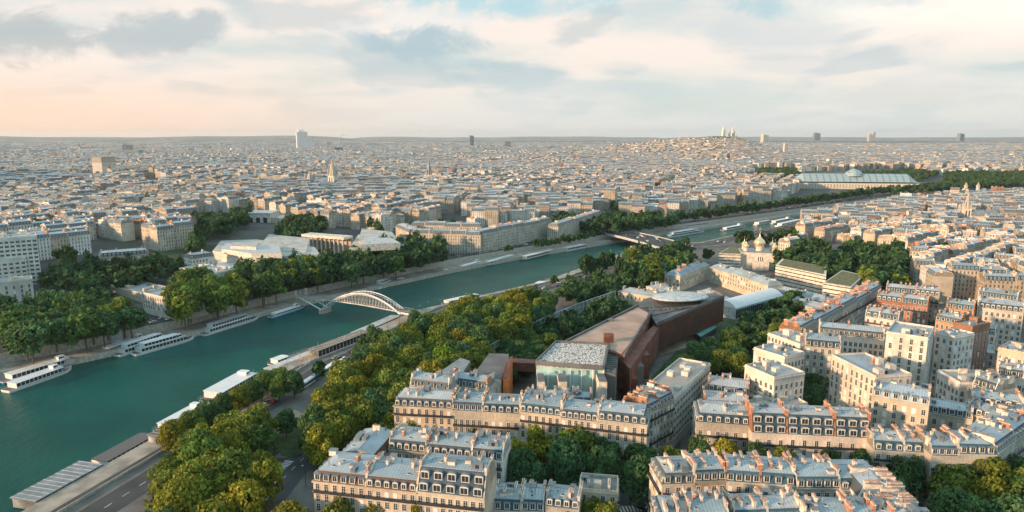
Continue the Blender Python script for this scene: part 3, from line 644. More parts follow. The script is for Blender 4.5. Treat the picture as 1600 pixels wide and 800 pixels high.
# courtyard buildings, right middle
FH=[ # (front-left px, front-right px, z_top, depth, kwargs, description)
((1363,618),(1452,634),27,15,dict(style='mansard',mh=2,ms=.6,wall=(.50,.42,.32),slate=ZINC[0]),'tall ochre house with small zinc roof above the courtyard'),
((1385,520),(1450,530),33,22,dict(style='flat',wall=(.62,.57,.50),wp=3.6),'tall white stepped apartment block with dark brown blinds'),
((1300,556),(1368,590),27,16,dict(style='flat',wall=(.62,.54,.46)),'pale apartment block with stepped balconies beside the courtyard tree'),
((1164,572),(1210,592),25,16,dict(style='flat',wall=(.68,.60,.52)),'pale flat roofed apartment block nearest the museum garden'),
((1178,545),(1226,560),25,14,dict(style='flat',wall=(.66,.58,.50)),'pale flat roofed apartment block with brown terrace'),
((1200,522),(1250,540),26,14,dict(style='flat',wall=(.70,.62,.54)),'pale flat roofed apartment block behind the terraced one'),
((1258,540),(1314,545),26,14,dict(style='mansard',mh=3,wall=(.46,.42,.36),slate=SLATE[1]),'grey house with dark mansard at the back of the courtyard'),
((1190,640),(1262,632),15,18,dict(style='flat',wall=(.6,.56,.5),zinc=(.45,.45,.44)),'low annex with white roof behind the bay windowed houses'),
((1105,610),(1170,618),17,14,dict(style='mansard',mh=2.4,wall=CREAM[1],brick=1,zinc=ZINC[4]),'rounded corner house with orange chimneys opposite the office block'),
((1100,635),(1170,640),17,13,dict(style='mansard',mh=2.4,wall=CREAM[3],brick=1,zinc=ZINC[4]),'house with round zinc roof and orange chimneys'),
((1462,520),(1492,528),30,14,dict(style='flat',wall=(.66,.62,.56)),'tall white blank gabled block right of the stepped flats'),
((1490,505),(1520,512),29,15,dict(style='flat',wall=(.30,.16,.10)),'tall house with bare brown brick gable'),
((1465,580),(1500,600),22,18,dict(style='flat',wall=(.66,.63,.58),zinc=(.33,.29,.24)),'low white block with tan flat roof'),
((1520,600),(1555,612),24,12,dict(style='mansard',wall=(.6,.54,.47)),'narrow cream house with tall pale gable'),
((1558,585),(1600,592),25,12,dict(style='mansard',wall=(.62,.55,.48)),'cream gabled house at the right edge'),
((1430,640),(1520,655),18,12,dict(style='mansard',mh=2.2,wall=CREAM[3],slate=SLATE[3]),'house with pale blue zinc slope behind the corner terrace'),
((1510,645),(1590,665),19,12,dict(style='mansard',mh=2.2,wall=CREAM[3],slate=SLATE[2]),'house with many low chimney rows near the right edge'),
((1520,630),(1600,640),21,12,dict(style='mansard',mh=2.2,wall=CREAM[1]),'grey roofed house near the right edge behind the chimney rows'),
((1530,480),(1600,488),24,16,dict(style='mansard',wall=(.55,.5,.43)),'beige gabled house with slate roof near the right edge'),
((1560,545),(1610,555),22,16,dict(style='flat',wall=(.60,.44,.34)),'striped pink and white low block at the right edge'),
((1500,545),(1555,552),14,18,dict(style='gable',rise=2,wall=(.45,.44,.42),zinc=ZINC[4]),'glass roofed workshop hall in a leafy courtyard'),
((1478,480),(1522,486),23,14,dict(style='mansard',wall=(.50,.24,.12),brick=1),'orange brick house beside the white gable ends'),
((1462,500),(1500,508),24,14,dict(style='mansard',wall=(.52,.26,.14),slate=SLATE[3],brick=1),'narrow orange gabled house behind the blank white gable'),
((1528,462),(1590,470),22,14,dict(style='mansard',wall=(.6,.55,.47),slate=SLATE[3]),'cream house with blue mansard below the long balconies'),
((1504,518),(1556,524),20,16,dict(style='mansard',wall=(.66,.62,.55),slate=SLATE[3]),'white wall house with blue dormers above the workshop hall'),
((1280,520),(1382,530),25,12,dict(style='mansard',slate=SLATE[0],wall=CREAM[5]),'front row house of the comb shaped block'),
]
for a,b,zt,d_,k,ds in FH:
    A=G(*a,zt); B=G(*b,zt); L=math.hypot(B[0]-A[0],B[1]-A[1]); kk=dict(lvl=2,ends=(1,1) if k['style']=='flat' else (0,0),balc=False,nch=3 if k['style']!='flat' else 1); kk.update(k)
    house(A,math.atan2(B[1]-A[1],B[0]-A[0]),L,d_,zt,ds,**kk)
# comb-shaped block: parallel ranges and the spine with orange chimneys
for (a,b,zt,ds,wl) in [((1352,492),(1404,500),24,'in the second comb block range',CREAM[5]),((1370,468),(1450,478),24,'in the third comb block range',(.36,.17,.12)),
                    ((1384,455),(1468,464),24,'in the fourth comb block range',CREAM[4])]:
    rowpx(a,b,zt,12,24,ds,n=2,ends=(0,0),slate=SLATE[3],zinc=ZINC[4],wall=wl,nch=4,chl=3,wp=2.8)
S0=G(1252,520,24); S1=G(1378,452,24)
row(S0,S1,11,24,'along the comb block spine with orange chimneys',n=6,ends=(0,0),nch=6,chl=3,brick=1,wall=CREAM[6],slate=SLATE[3],zinc=ZINC[4])
plain('concrete',(.42,.41,.38),.85,nscale=.1,amt=.2)
# ------------------------------------------------------------ landmarks and large buildings
def gpoly(pts,z): return [G(*p,z) for p in pts]
# ---- riverside museum
mz=22
mu=thing('museum','long curved museum with brick red roof, mosaic terrace and oval metal rooftop pavilion','museum',(*G(960,520,22),0))
ml=lambda P:[(p[0]-mu.location.x,p[1]-mu.location.y) for p in P]
mpx=lambda pts,z=22.:ml(gpoly(pts,z))
b=MB(); b.prism(mpx([(884,535),(940,505),(997,478),(1017,489),(1008,512),(975,556),(950,548)]),6,mz,0,bot=True,mt=0); b.build('body',['rust'],mu)
b=MB(); b.prism(mpx([(888,535),(942,507),(997,481),(1013,490),(1004,512),(972,553),(950,546)]),mz+.02,mz+.35,0); rf=b.build('roof',['brownroof'],mu)
b=MB(); 
for a,c in (((884,535),(997,478)),((1017,489),(975,556))): b.obox(mpx([a])[0],mpx([c])[0],.8,mz-.5,mz+1.1)
b.build('parapet',['darkroof'],mu)
b=MB(); p=mpx([(951,536)])[0]; b.box(p[0]-2.3,p[0]+2.3,p[1]-1,p[1]+2,mz+.3,mz+4.5); b.build('stair_hut',['rust'],rf)
b=MB(); p=mpx([(955,503)])[0]; b.box(p[0]-1.5,p[0]+1.5,p[1]-.5,p[1]+1.5,mz+.3,mz+1.6); b.build('hatch',['darkroof'],rf)
b=MB(); b.prism(mpx([(975,556),(1008,512),(1022,500),(1030,503),(985,566)]),3,mz-3,0); b.build('side_gallery',['rust'],mu)
for i in range(3):   # coloured boxes on the gallery side
    t=.1+i*.19; a=mpx([(977,562)],mz)[0]; c=mpx([(1022,508)],mz)[0]; x=a[0]+(c[0]-a[0])*t; y=a[1]+(c[1]-a[1])*t
    b=MB(); b.box(x-1,x+3.6,y-5.5,y+2,5,13+2*(i%3)); b.build('gallery_box',[['rust','darkroof','rust'][i%3]],mu)
b=MB(); P=mpx([(838,567),(869,536),(951,540),(943,575)]); b.prism(P,19,mz+.4,0,mt=0); b.build('mosaic_roof',['mosaic'],mu)
b=MB(); b.obox(P[0],P[1],.7,mz-2,mz+1.3); b.obox(P[1],P[2],.7,mz-2,mz+1.3); b.obox(P[3],P[2],1,mz-2,mz+1.3); b.obox(P[0],P[3],.6,mz-1,mz+1.); b.build('roof_edge',['darkroof'],mu)
b=MB(); P=mpx([(951,541),(968,541),(962,580),(944,577)]); b.prism(P,4,mz-1.5,0)
for i in range(12):
    t=i/12; a=(P[0][0]+(P[3][0]-P[0][0])*t,P[0][1]+(P[3][1]-P[0][1])*t); c=(P[1][0]+(P[2][0]-P[1][0])*t,P[1][1]+(P[2][1]-P[1][1])*t); b.obox(a,c,.3,mz-1.5,mz-1)
b.build('grating',['darkroof'],mu)
b=MB(); P=mpx([(838,569),(943,576)],mz); y0=min(P[0][1],P[1][1]); b.face([(P[0][0],P[0][1]-1,-.0),(P[1][0],P[1][1]-1,0),(P[1][0],P[1][1]-1,21.5),(P[0][0],P[0][1]-1,21.5)]); 
b.box(P[0][0],P[1][0],y0-.0,y0+8,0,19); g=b.build('glass_front',['greenglass'],mu)
for i in range(7):
    x=P[0][0]+(P[1][0]-P[0][0])*i/6; f=MB(); f.box(x-.16,x+.16,y0-1.6,y0-.7,0,21.8); f.build('mullion',['white'],mu)
for i,(a,c) in enumerate(((0.,.10),(.30,.42),(.88,1.0))):
    f=MB(); xa=P[0][0]+(P[1][0]-P[0][0])*a; xb=P[0][0]+(P[1][0]-P[0][0])*c; f.box(xa,xb,y0-12,y0-1.8,0,20.5,0,mt=1); f.build('wing',['plaster','darkroof'],mu)
f=MB(); f.box((P[0][0]+P[1][0])/2+1,(P[0][0]+P[1][0])/2+4.5,y0-1.9,y0-1.5,10,14.5); f.build('window',['copper'],mu)
# painted wall under the gallery: pale marks on rust
f=MB(); rr=random.Random(3); a=mpx([(945,600)],16)[0]; c=mpx([(972,560)],16)[0]
f.obox(a,c,1.,2,17,0)
for _ in range(46):
    t=rr.random(); x=a[0]+(c[0]-a[0])*t; y=a[1]+(c[1]-a[1])*t; z=rr.uniform(4,16); dx,dy=(c[0]-a[0]),(c[1]-a[1]); L=math.hypot(dx,dy); nx,ny=dy/L,-dx/L
    s=rr.uniform(.6,1.3); f.obox((x+nx*.55-dx/L*s*.6,y+ny*.55-dy/L*s*.6),(x+nx*.55+dx/L*s*.6,y+ny*.55+dy/L*s*.6),.12,z,z+s*1.2,1)
f.build('painted_wall',['rust','white'],mu)
# louvred east volume with terrace
b=MB(); P=mpx([(1018,492),(1026,506),(1132,463),(1118,456),(1085,459)],21); b.prism(P,5,20.4,0,mt=1,bot=True); b.build('louvred_body',['louvre','darkroof'],mu)
b=MB(); P=mpx([(992,478),(1020,492),(1088,478),(1100,464),(1060,456),(1010,466)],21); b.prism(P,12,21.0,0,mt=1); ter=b.build('terrace',['darkroof','paving'],mu)
b=MB(); b.obox(*mpx([(1026,506),(1132,463)],21),.6,20.3,22); b.obox(*mpx([(1132,463),(1118,456)],21),.6,20.3,22); b.build('parapet',['darkroof'],mu)
b=MB(); c0=mpx([(1063,462)],25)[0]; a0=R(14)
rings=[]
for r,z in ((.93,23.6),(1,24.2),(.97,24.8),(.75,25.7),(.4,26.3),(.02,26.5)):
    rings.append([(c0[0]+math.cos(a0)*18*r*math.cos(t)-math.sin(a0)*11*r*math.sin(t),c0[1]+math.sin(a0)*18*r*math.cos(t)+math.cos(a0)*11*r*math.sin(t),z) for t in [2*math.pi*i/36 for i in range(36)]])
for r0,r1 in zip(rings,rings[1:]):
    for i in range(36): b.face([r0[i],r0[(i+1)%36],r1[(i+1)%36],r1[i]])
b.face(rings[0][::-1]); b.build('oval_roof',['steel'],ter,smooth=True)
b=MB()
for i in range(18):
    t=2*math.pi*i/18; x=c0[0]+math.cos(a0)*14.5*math.cos(t)-math.sin(a0)*8.5*math.sin(t); y=c0[1]+math.sin(a0)*14.5*math.cos(t)+math.cos(a0)*8.5*math.sin(t); b.box(x-.15,x+.15,y-.15,y+.15,21,23.9,0)
b.build('columns',['iron'],ter); b=MB(); b.lathe([(10,21),(10,23.6)],c0[0],c0[1],24,sx=1.25,sy=.72); b.build('restaurant_glass',['glass_dark'],ter)
# terrace tables and chairs: things standing on the terrace
tb=MB(); tb.lathe([(.06,0),(.06,.72),(.55,.73),(.55,.78)],n=8); tm=tb.mesh('table',['iron'])
cb=MB(); cb.box(-.25,.25,-.25,.25,.4,.46); cb.box(-.25,.25,.2,.25,.46,.95); 
for x in (-.22,.18):
    for y in (-.22,.18): cb.box(x,x+.04,y,y+.04,0,.4)
cm=cb.mesh('chair',['iron']); rr=random.Random(9); k=0
for i in range(13):
    for j in range(2):
        px=1000+i*6.2+j*3; py=483+j*4.5-i*.45; 
        if px>1085: continue
        x,y=G(px,py,21.03); 
        tag(inst('table',tm,None,(x,y,21.03),0),'small round dark table on the museum roof terrace in front of the oval roof','table','terrace tables')
        for q in range(2): a=rr.uniform(0,6.28); tag(inst('chair',cm,None,(x+math.cos(a)*.9,y+math.sin(a)*.9,21.03),a-R(90)),'dark metal chair on the museum roof terrace in front of the oval roof','chair','terrace chairs')
# pavilion in the garden
hs=thing('garden_pavilion','low flat roofed glass cafe pavilion in the garden beside the louvred museum wall','pavilion',(*G(1100,522),0)); b=MB(); P=gpoly([(1085,520),(1095,527),(1120,512),(1110,507)],4); P=[(p[0]-hs.location.x,p[1]-hs.location.y) for p in P]; b.prism(P,0,4,0); b.build('wall',['glass_dark'],hs); b=MB(); b.prism(P,4.01,4.5,0); b.build('roof',['copper'],hs)
# pergola/side block left of the museum
for k,(pts,z,m1,m2,lb) in enumerate([([(690,580),(719,560),(735,565),(712,600)],19,'darkroof','zinc_dark','narrow dark slab annex with planted wall at the terrace back, leftmost'),
   ([(737,590),(764,553),(795,554),(783,592)],18,'plaster','darkroof','pale annex with green glass slot and grey roof'),
   ([(786,590),(797,558),(801,558),(792,594)],19,'orange','rust','thin orange slab wall beside the dark courtyard'),
   ([(794,560),(842,563),(838,569),(792,567)],12,'rust','rust','low rust brown pergola between annex and mosaic roof')]):
    t_=thing('annex',lb,'building',(*G(*pts[0],z),0)); P=[(p[0]-t_.location.x,p[1]-t_.location.y) for p in gpoly(pts,z)]
    b=MB(); b.prism(P,0 if k<3 else 8,z,0); b.build('wall',[m1],t_); b=MB()
    b.prism(P,z+.01,z+.3,0); b.build('roof',[m2],t_)
    if k==1: b=MB(); q0,q1=P[0],P[3]; b.obox((q0[0]+4.0,q0[1]-.4),(q0[0]+9,q0[1]-.5),.4,3,17,0); b.build('glass_slot',['greenglass'],t_)
# glass screen along the quay
gp=[G(655,640,9),G(720,580,11),(G(742,553,11)),G(800,520,11),G(858,493,11),G(905,474,11),G(962,455,11)][1:]
gs=thing('glass_screen','long transparent glass screen on steel posts between quay trees and museum garden','screen',(*gp[0],0)); b=MB(); P=resample([(p[0]-gp[0][0],p[1]-gp[0][1]) for p in gp],5)
def glassmat():
    m,t,bb=newmat('clearglass'); bb.inputs['Base Color'].default_value=(.28,.42,.42,1); bb.inputs['Alpha'].default_value=.22; bb.inputs['Roughness'].default_value=.08
glassmat()
for i in range(len(P)-1): b.obox(P[i],P[i+1],.08,.5,11)
b.build('glass_panel',['clearglass'],gs); b=MB()
for p in P: b.box(p[0]-.13,p[0]+.13,p[1]-.13,p[1]+.13,0,11.3)
for i in range(len(P)-1): b.obox(P[i],P[i+1],.32,11,11.28); b.obox(P[i],P[i+1],.2,8,8.15)
b.build('steel_frame',['steel'],gs)
# ---- white tent hall
A=G(1150,482,8); Bp=G(1224,462,8); L=math.hypot(Bp[0]-A[0],Bp[1]-A[1]); an=math.atan2(Bp[1]-A[1],Bp[0]-A[0])
th=thing('event_hall','long white vaulted tent hall with glazed side wall behind the louvred museum','hall',(*A,0),an)
b=MB(); b.box(0,L,0,17,0,8); b.build('wall',['steel'],th); b=MB(); n=10; pr=[(17*i/n,8+4.0*math.sin(math.pi*i/n)**.8) for i in range(n+1)]
for (a,z1),(c,z2) in zip(pr,pr[1:]): b.face([(0,a,z1),(L,a,z1),(L,c,z2),(0,c,z2)])
b.face([(0,a,z_) for a,z_ in pr][::-1]); b.face([(L,a,z_) for a,z_ in pr]); b.build('roof',['tent'],th); 
b=MB()
for i in range(24): x=L*(i+.5)/24; b.box(x-L/60,x+L/60,-.12,.02,1,6.8)
b.build('glazing',['glass_dark'],th)
# ---- palace ranges with courtyards
K=dict(style='mansard',wp=3.2,balc=False,dorm=None,lvl=2,party=(0,0),slate=ZINC[1],nch=5,mh=2.2,ms=2.6,rise=1.6,front='tall')
PW=(.52,.46,.36)
rowpx((1063,431),(1108,413),13,13,13,'of the riverside palace courtyard',n=2,wall=PW,brick=1,chl=4,**K)
rowpx((1109,417),(1200,446),13,13,13,'of the long palace front facing the courtyard',n=3,wall=PW,**{**K,'nch':1})
rowpx((1038,424),(1092,402),13,12,12,'of the outer palace wing near the trees',n=2,wall=OR,brick=1,**K)
rowpx((966,452),(1030,462),10,14,8.5,'of the low palace range behind the museum roof',n=2,wall=PW,**{**K,'mh':1,'nch':2})
rowpx((1010,443),(1052,455),12,12,10,'of the inner palace range behind the oval roof',n=2,wall=OR,brick=1,**{**K,'mh':1})
rowpx((1090,452),(1128,468),11,11,10,'of the small palace range right of the oval roof',n=1,wall=OR,brick=1,**{**K,'mh':1})
rowpx((1226,470),(1318,492),10,13,10,'of the arcaded orangery beside the comb block',n=1,wall=(.46,.41,.34),**{**K,'mh':1,'nch':0})
rowpx((1200,448),(1290,470),10,13,9,'of the grey service wing behind the tent hall',n=2,wall=(.5,.48,.44),**{**K,'mh':1,'nch':1})
# ---- striped stone blocks and the cathedral
def banded(pts,zt,lab,roof='greenroof',nb=5):
    P0=gpoly(pts,zt); t_=thing('stone_block',lab,'building',(*P0[0],0)); P=[(p[0]-P0[0][0],p[1]-P0[0][1]) for p in P0]
    cx=sum(p[0] for p in P)/len(P); cy=sum(p[1] for p in P)/len(P)
    b=MB(); b.prism([(cx+(p[0]-cx)*.985,cy+(p[1]-cy)*.985) for p in P],0,zt-.2); b.build('wall',['glass_dark'],t_)
    for i in range(nb):
        z0_=zt*i/nb; b=MB(); b.prism(P,z0_,z0_+zt/nb*.72,0,bot=True); b.build('stone_band',['plaster'],t_)
    b=MB(); b.prism(P,zt-.15,zt+.5,0,mt=0); b.prism([(cx+(p[0]-cx)*.9,cy+(p[1]-cy)*.9) for p in P],zt+.5,zt+.7,1); b.build('roof',['plaster',roof],t_)
    return t_
banded([(1123,397),(1158,398),(1165,389),(1138,388)],14,'banded pale stone block left of the golden domed cathedral')
banded([(1212,415),(1291,431),(1292,418),(1222,405)],14,'long banded pale stone block with planted roof right of the cathedral')
banded([(1286,443),(1330,450),(1350,431),(1316,423)],15,'banded pale stone block with green roof above the chimney rows')
cp=G(1187,421,0); ct=thing('cathedral','pale stone cathedral with five golden onion domes beside the river','cathedral',(*cp,0),R(-12))
def cwall():
    b=MB(); b.box(-17,17,0,22,0,15.5,0); b.box(-12,12,-1.2,0,0,15.5,0); b.box(-7,7,-6,-1.2,0,8,0); return b
cwall().build('wall',['plaster'],ct)
for x in (-1.8,0,1.8): b=MB(); b.box(x-.35,x+.35,-1.32,-1.18,5,12); b.build('window',['glass_dark'],ct)
b=MB(); b.box(-17.2,17.2,-.2,22.2,15.5,16.2); b.build('roof',['zinc_dark'],ct)
def dome(x,y,z0,r,hd):
    b=MB(); b.lathe([(r*.8,z0),(r*.8,z0+hd),(r*.95,z0+hd+.3)],x,y,16); dr=b.build('drum',['plaster'],ct)
    b=MB(); z=z0+hd+.2; b.lathe([(r*.78,z),(r*1.0,z+r*.3),(r*1.02,z+r*.6),(r*.82,z+r*1.0),(r*.45,z+r*1.35),(r*.16,z+r*1.7),(r*.05,z+r*2.1),(.05,z+r*2.5)],x,y,20); b.box(x-.12,x+.12,y-.12,y+.12,z+r*2.4,z+r*3.4); b.box(x-r*.2,x+r*.2,y-.1,y+.1,z+r*3.0,z+r*3.1); b.build('dome',['gold'],dr,smooth=False)
dome(0,11,16,5.2,4); dome(-12.5,4,16,2.6,3); dome(12.5,4,16,2.6,3); dome(-12.5,18,16,2.6,3); dome(12.5,18,16,2.6,3)
# ---- footbridge with arches
fa=G(474,462,2.5); fb=G(652,489,2.5); L=math.hypot(fb[0]-fa[0],fb[1]-fa[1]); an=math.atan2(fb[1]-fa[1],fb[0]-fa[0])
br=thing('footbridge','white steel arched footbridge crossing the river','bridge',(*fa,0),an)
dk=lambda x:2.2+1.6*math.sin(math.pi*x/L)
b=MB(); n=40
for i in range(n):
    x0,x1=L*i/n-2,L*(i+1)/n; z0_,z1_=dk(x0),dk(x1); 
    b.face([(x0,-4,z0_),(x1,-4,z1_),(x1,4,z1_),(x0,4,z0_)],0); b.face([(x0,4,z0_-.7),(x1,4,z1_-.7),(x1,-4,z1_-.7),(x0,-4,z0_-.7)],1)
    for y,s in ((-4,1),(4,-1)): f=[(x0,y,z0_-.7),(x1,y,z1_-.7),(x1,y,z1_),(x0,y,z0_)]; b.face(f if s>0 else f[::-1],1)
b.build('deck',['paving','white'],br)
xs0,xs1=L*.20,L*.88
def arcz(t): return -5+6.5*t+13.2*4*t*(1-t)
for y in (-3.6,3.6):
    b=MB(); n=28
    for i in range(n):
        t0,t1=i/n,(i+1)/n; b.tube((xs0+(xs1-xs0)*t0,y,arcz(t0)),(xs0+(xs1-xs0)*t1,y,arcz(t1)),.42,.42,6,cap=False)
        b.tube((xs0+(xs1-xs0)*t0,y*.86,arcz(t0)-1.1),(xs0+(xs1-xs0)*t1,y*.86,arcz(t1)-1.1),.22,.22,5,cap=False)
    b.build('arch',['white'],br)
    b=MB()
    for i in range(1,28):
        t=i/28; x=xs0+(xs1-xs0)*t; z0_,z1_=sorted((dk(x),arcz(t))); 
        if arcz(t)>dk(x)-.5 or True: b.box(x-.09,x+.09,y-.09,y+.09,z0_,z1_)
    b.build('hangers',['white'],br)
    b=MB(); 
    for i in range(40): x=L*i/40; b.box(x,x+L/40,y*1.09-.03,y*1.09+.03,dk(x)+1.0,dk(x)+1.1); b.box(x,x+.08,y*1.09-.03,y*1.09+.03,dk(x),dk(x)+1)
    b.build('railing',['steel'],br)
    b=MB(); b.tube((0,y,1.6),(xs0,y,-5),.4,.5,6); b.tube((L,y,1.4),(xs1,y,1.5),.3,.35,6); b.build('strut',['white'],br)
b=MB()
for i in range(6,23):
    t=i/28; x=xs0+(xs1-xs0)*t; 
    if arcz(t)>dk(x)+4: b.tube((x,-3.6,arcz(t)),(x,3.6,arcz(t)),.15,.15,5)
b.build('cross_bracing',['rust'],br)
for x in (xs0,xs1): b=MB(); b.box(x-1.6,x+1.6,-4.8,4.8,-9,-5.0); b.build('pier',['stone'],br)
b=MB(); b.box(-3.2,-2,-5.5,-4.5,0,7); b.box(-3.2,-2,4.5,5.5,0,7); b.build('gatepost',['stone'],br)
# ---- road bridge, next bridges upstream
def bridge(name,lab,A,B,wd,zt,npier,m='stone',arch=True):
    L=math.hypot(B[0]-A[0],B[1]-A[1]); an=math.atan2(B[1]-A[1],B[0]-A[0]); r=thing(name,lab,'bridge',(*A,0),an)
    b=MB(); n=6*(npier+1); zz=lambda x:zt+1.2*math.sin(math.pi*x/L)
    def under(x): 
        if not arch: return zz(x)-1.6
        t=(x/L*(npier+1))%1.; return -5.5+(zz(x)-1+5.5)*math.sqrt(max(0,1-(2*t-1)**4))
    for i in range(n):
        x0,x1=L*i/n,L*(i+1)/n-1e-3; u0,u1=under(x0+1e-3),under(x1)
        b.face([(x0,-wd/2,zz(x0)),(x1,-wd/2,zz(x1)),(x1,wd/2,zz(x1)),(x0,wd/2,zz(x0))],1)
        b.face([(x0,wd/2,u0),(x1,wd/2,u1),(x1,-wd/2,u1),(x0,-wd/2,u0)],0)
        for y,s in ((-wd/2,1),(wd/2,-1)): f=[(x0,y,u0),(x1,y,u1),(x1,y,zz(x1)),(x0,y,zz(x0))]; b.face(f if s>0 else f[::-1],0)
    b.build('deck',[m,'asphalt'],r)
    for y in (-wd/2,wd/2-3.4):
        f=MB()
        for i in range(n): x0,x1=L*i/n,L*(i+1)/n; f.face([(x0,y,zz(x0)+.13),(x1,y,zz(x1)+.13),(x1,y+3.4,zz(x1)+.13),(x0,y+3.4,zz(x0)+.13)])
        f.build('pavement',['paving'],r)
    for y in (-wd/2,wd/2):
        f=MB()
        for i in range(n): x0,x1=L*i/n,L*(i+1)/n; f.obox((x0,y),(x1,y),.3,zz((x0+x1)/2)-.2,zz((x0+x1)/2)+1.1)
        f.build('parapet',[m],r)
    for i in range(1,npier+1): x=L*i/(npier+1); f=MB(); f.box(x-1.8,x+1.8,-wd/2-2.5,wd/2+2.5,-9,-3.5); f.build('pier',['stone'],r)
    return r
bA=G(958,372,2.); bB=G(1068,392,2.)
alma=bridge('road_bridge','wide flat steel road bridge with traffic beyond the round tree grove',(G(968,364,2)),G(1065,389,2),40,2.0,1,'steel',arch=False)
inv=bridge('road_bridge','low stone arch bridge beyond the rows of moored barges',G(1370,315,2),G(1440,325,2),26,3.,3)
alx=bridge('road_bridge','distant arch bridge flanked by tall gilded columns',G(1500,300,2),G(1590,312,2),32,3.,0)
# ---- colonnade museum (left middle)
def blockpx(nm,pts,z0,zt,mats,par,orig):
    b=MB(); P=[(p[0]-orig[0],p[1]-orig[1]) for p in gpoly(pts,zt)]; b.prism(P,z0,zt,0,mt=1); return b.build(nm,mats,par)
o=G(480,385,14); tk=thing('colonnade_museum','large pale stone museum with tall colonnade and two white winged blocks','museum',(*o,0))
blockpx('wall',[(332,392),(400,402),(500,398),(492,386),(400,374),(345,376)],0,20,['plaster','concrete'],tk,o)
blockpx('wall',[(400,390),(478,392),(484,372),(420,366)],0,21,['plaster','concrete'],tk,o)
blockpx('wall',[(545,388),(640,384),(618,372),(560,366)],0,18,['plaster','concrete'],tk,o)
blockpx('wall',[(560,376),(622,374),(612,362),(565,357)],0,22,['plaster','concrete'],tk,o)
blockpx('wall',[(346,389),(392,396),(440,396),(436,384),(352,380)],20,24,['plaster','steel'],tk,o); blockpx('wall',[(360,384),(400,386),(398,379),(364,378)],24,26.5,['plaster','concrete'],tk,o); blockpx('wall',[(565,382),(625,379),(612,372),(570,370)],18,24.5,['plaster','steel'],tk,o)
a=G(478,366,22); c=G(544,371,22); b=MB(); b.obox((a[0]-o[0],a[1]-o[1]),(c[0]-o[0],c[1]-o[1]),14,20.5,23); b.build('roof',['plaster'],tk)
b=MB(); b.obox((a[0]-o[0]+3,a[1]-o[1]+5),(c[0]-o[0]+3,c[1]-o[1]+5),2,2,21); b.build('wall',['stone'],tk)
dx,dy=c[0]-a[0],c[1]-a[1]; Lc=math.hypot(dx,dy)
for i in range(10):
    for s in (0,):
        t=(i+.5)/10; f=MB(); f.tube((0,0,4),(0,0,20.6),.8,.75,10); f.box(-1.,1.,-1.,1.,3,4.2); f.build('column',['plaster'],tk,(a[0]-o[0]+dx*t+dy/Lc*5.5,a[1]-o[1]+dy*t-dx/Lc*5.5,0))
b=MB(); P=[(p[0]-o[0],p[1]-o[1]) for p in gpoly([(430,420),(560,415),(545,390),(470,390)],5)]; b.prism(P,0,4.2); b.build('terrace',['paving'],tk)
b=MB(); P=[(p[0]-o[0],p[1]-o[1]) for p in gpoly([(336,418),(392,425),(400,405),(345,398)],12)]; b.prism(P,0,12,0,mt=1); b.build('annex',['plaster','tent'],tk)
# small domed palace behind the park
o=G(405,352,10); pg=thing('palace','small pale palace with colonnade among trees behind the colonnade museum','palace',(o[0],o[1],8))
b=MB(); b.box(-34,34,0,30,0,11); b.box(-16,16,-3,28,0,17); b.build('wall',['plaster'],pg); b=MB(); b.box(-35,35,-1,31,11,12); b.box(-17,17,-4,29,17,18); b.build('roof',['steel'],pg)
for i in range(16):
    x=-32+i*4.27
    if abs(x)>17: f=MB(); f.tube((0,0,1),(0,0,11),.55,.5,8); f.build('column',['plaster'],pg,(x,-2.2,0))
for x in (-9,0,9): f=MB(); f.box(x-2.4,x+2.4,-3.2,-2.9,1,12); f.build('window',['glass_dark'],pg)
# ---- triumphal arch
ax,ay,az_=GT(165,281); ar=thing('triumphal_arch','massive pale stone triumphal arch rising above the far left rooftops','monument',(ax,ay,az_+1),R(84))
b=MB()
def archwall(y):   # front with opening
    pts=[]; n=10; r=7.3; zc=22
    for s in (-1,1):
        b.face([(s*22.5,y,0),(s*r,y,0),(s*r,y,zc),(s*22.5,y,zc)][::(1 if s*y>0 else -1)])
    for i in range(n):
        t0,t1=math.pi*i/n,math.pi*(i+1)/n
        p0=(r*math.cos(t0),zc+r*math.sin(t0)); p1=(r*math.cos(t1),zc+r*math.sin(t1))
        x0=22.5*math.cos(t0) if i not in(0,) else 22.5; 
        f=[(p0[0],y,p0[1]),(p0[0]if 0<i else 22.5,y,38) ,(p1[0] if i<n-1 else -22.5,y,38),(p1[0],y,p1[1])]
        b.face(f if y<0 else f[::-1])
    b.face([(22.5,y,zc),(22.5,y,38),(7.3,y,22)]); b.face([(-22.5,y,zc),(-22.5,y,38),(-7.3,y,22)])
for y in (-11,11): archwall(y)
for s in (-1,1):
    b.face([(s*22.5,-11,0),(s*22.5,11,0),(s*22.5,11,38),(s*22.5,-11,38)]); b.face([(s*7.3,-11,0),(s*7.3,11,0),(s*7.3,11,22),(s*7.3,-11,22)])
for i in range(10):
    t0,t1=math.pi*i/10,math.pi*(i+1)/10; b.face([(7.3*math.cos(t0),-11,22+7.3*math.sin(t0)),(7.3*math.cos(t0),11,22+7.3*math.sin(t0)),(7.3*math.cos(t1),11,22+7.3*math.sin(t1)),(7.3*math.cos(t1),-11,22+7.3*math.sin(t1))])
b.build('wall',['plaster'],ar)
b=MB(); b.box(-23.6,23.6,-12,12,38,40.5); b.box(-22.3,22.3,-10.8,10.8,40.5,48); b.box(-23,23,-11.5,11.5,48,49.5); b.build('attic',['stone'],ar)
for s in (-1,1): b=MB(); b.box(s*15-4.5,s*15+4.5,-12.3,-11,8,20); b.build('relief',['stone'],ar); b=MB(); b.box(s*22.5-.3,s*22.5+.3,-4.2,4.2,0,18.7); b.build('side_arch',['glass_dark'],ar)
b=MB(); b.box(-22.5,22.5,-11.5,-11,31,32.5); b.build('cornice',['stone'],ar)
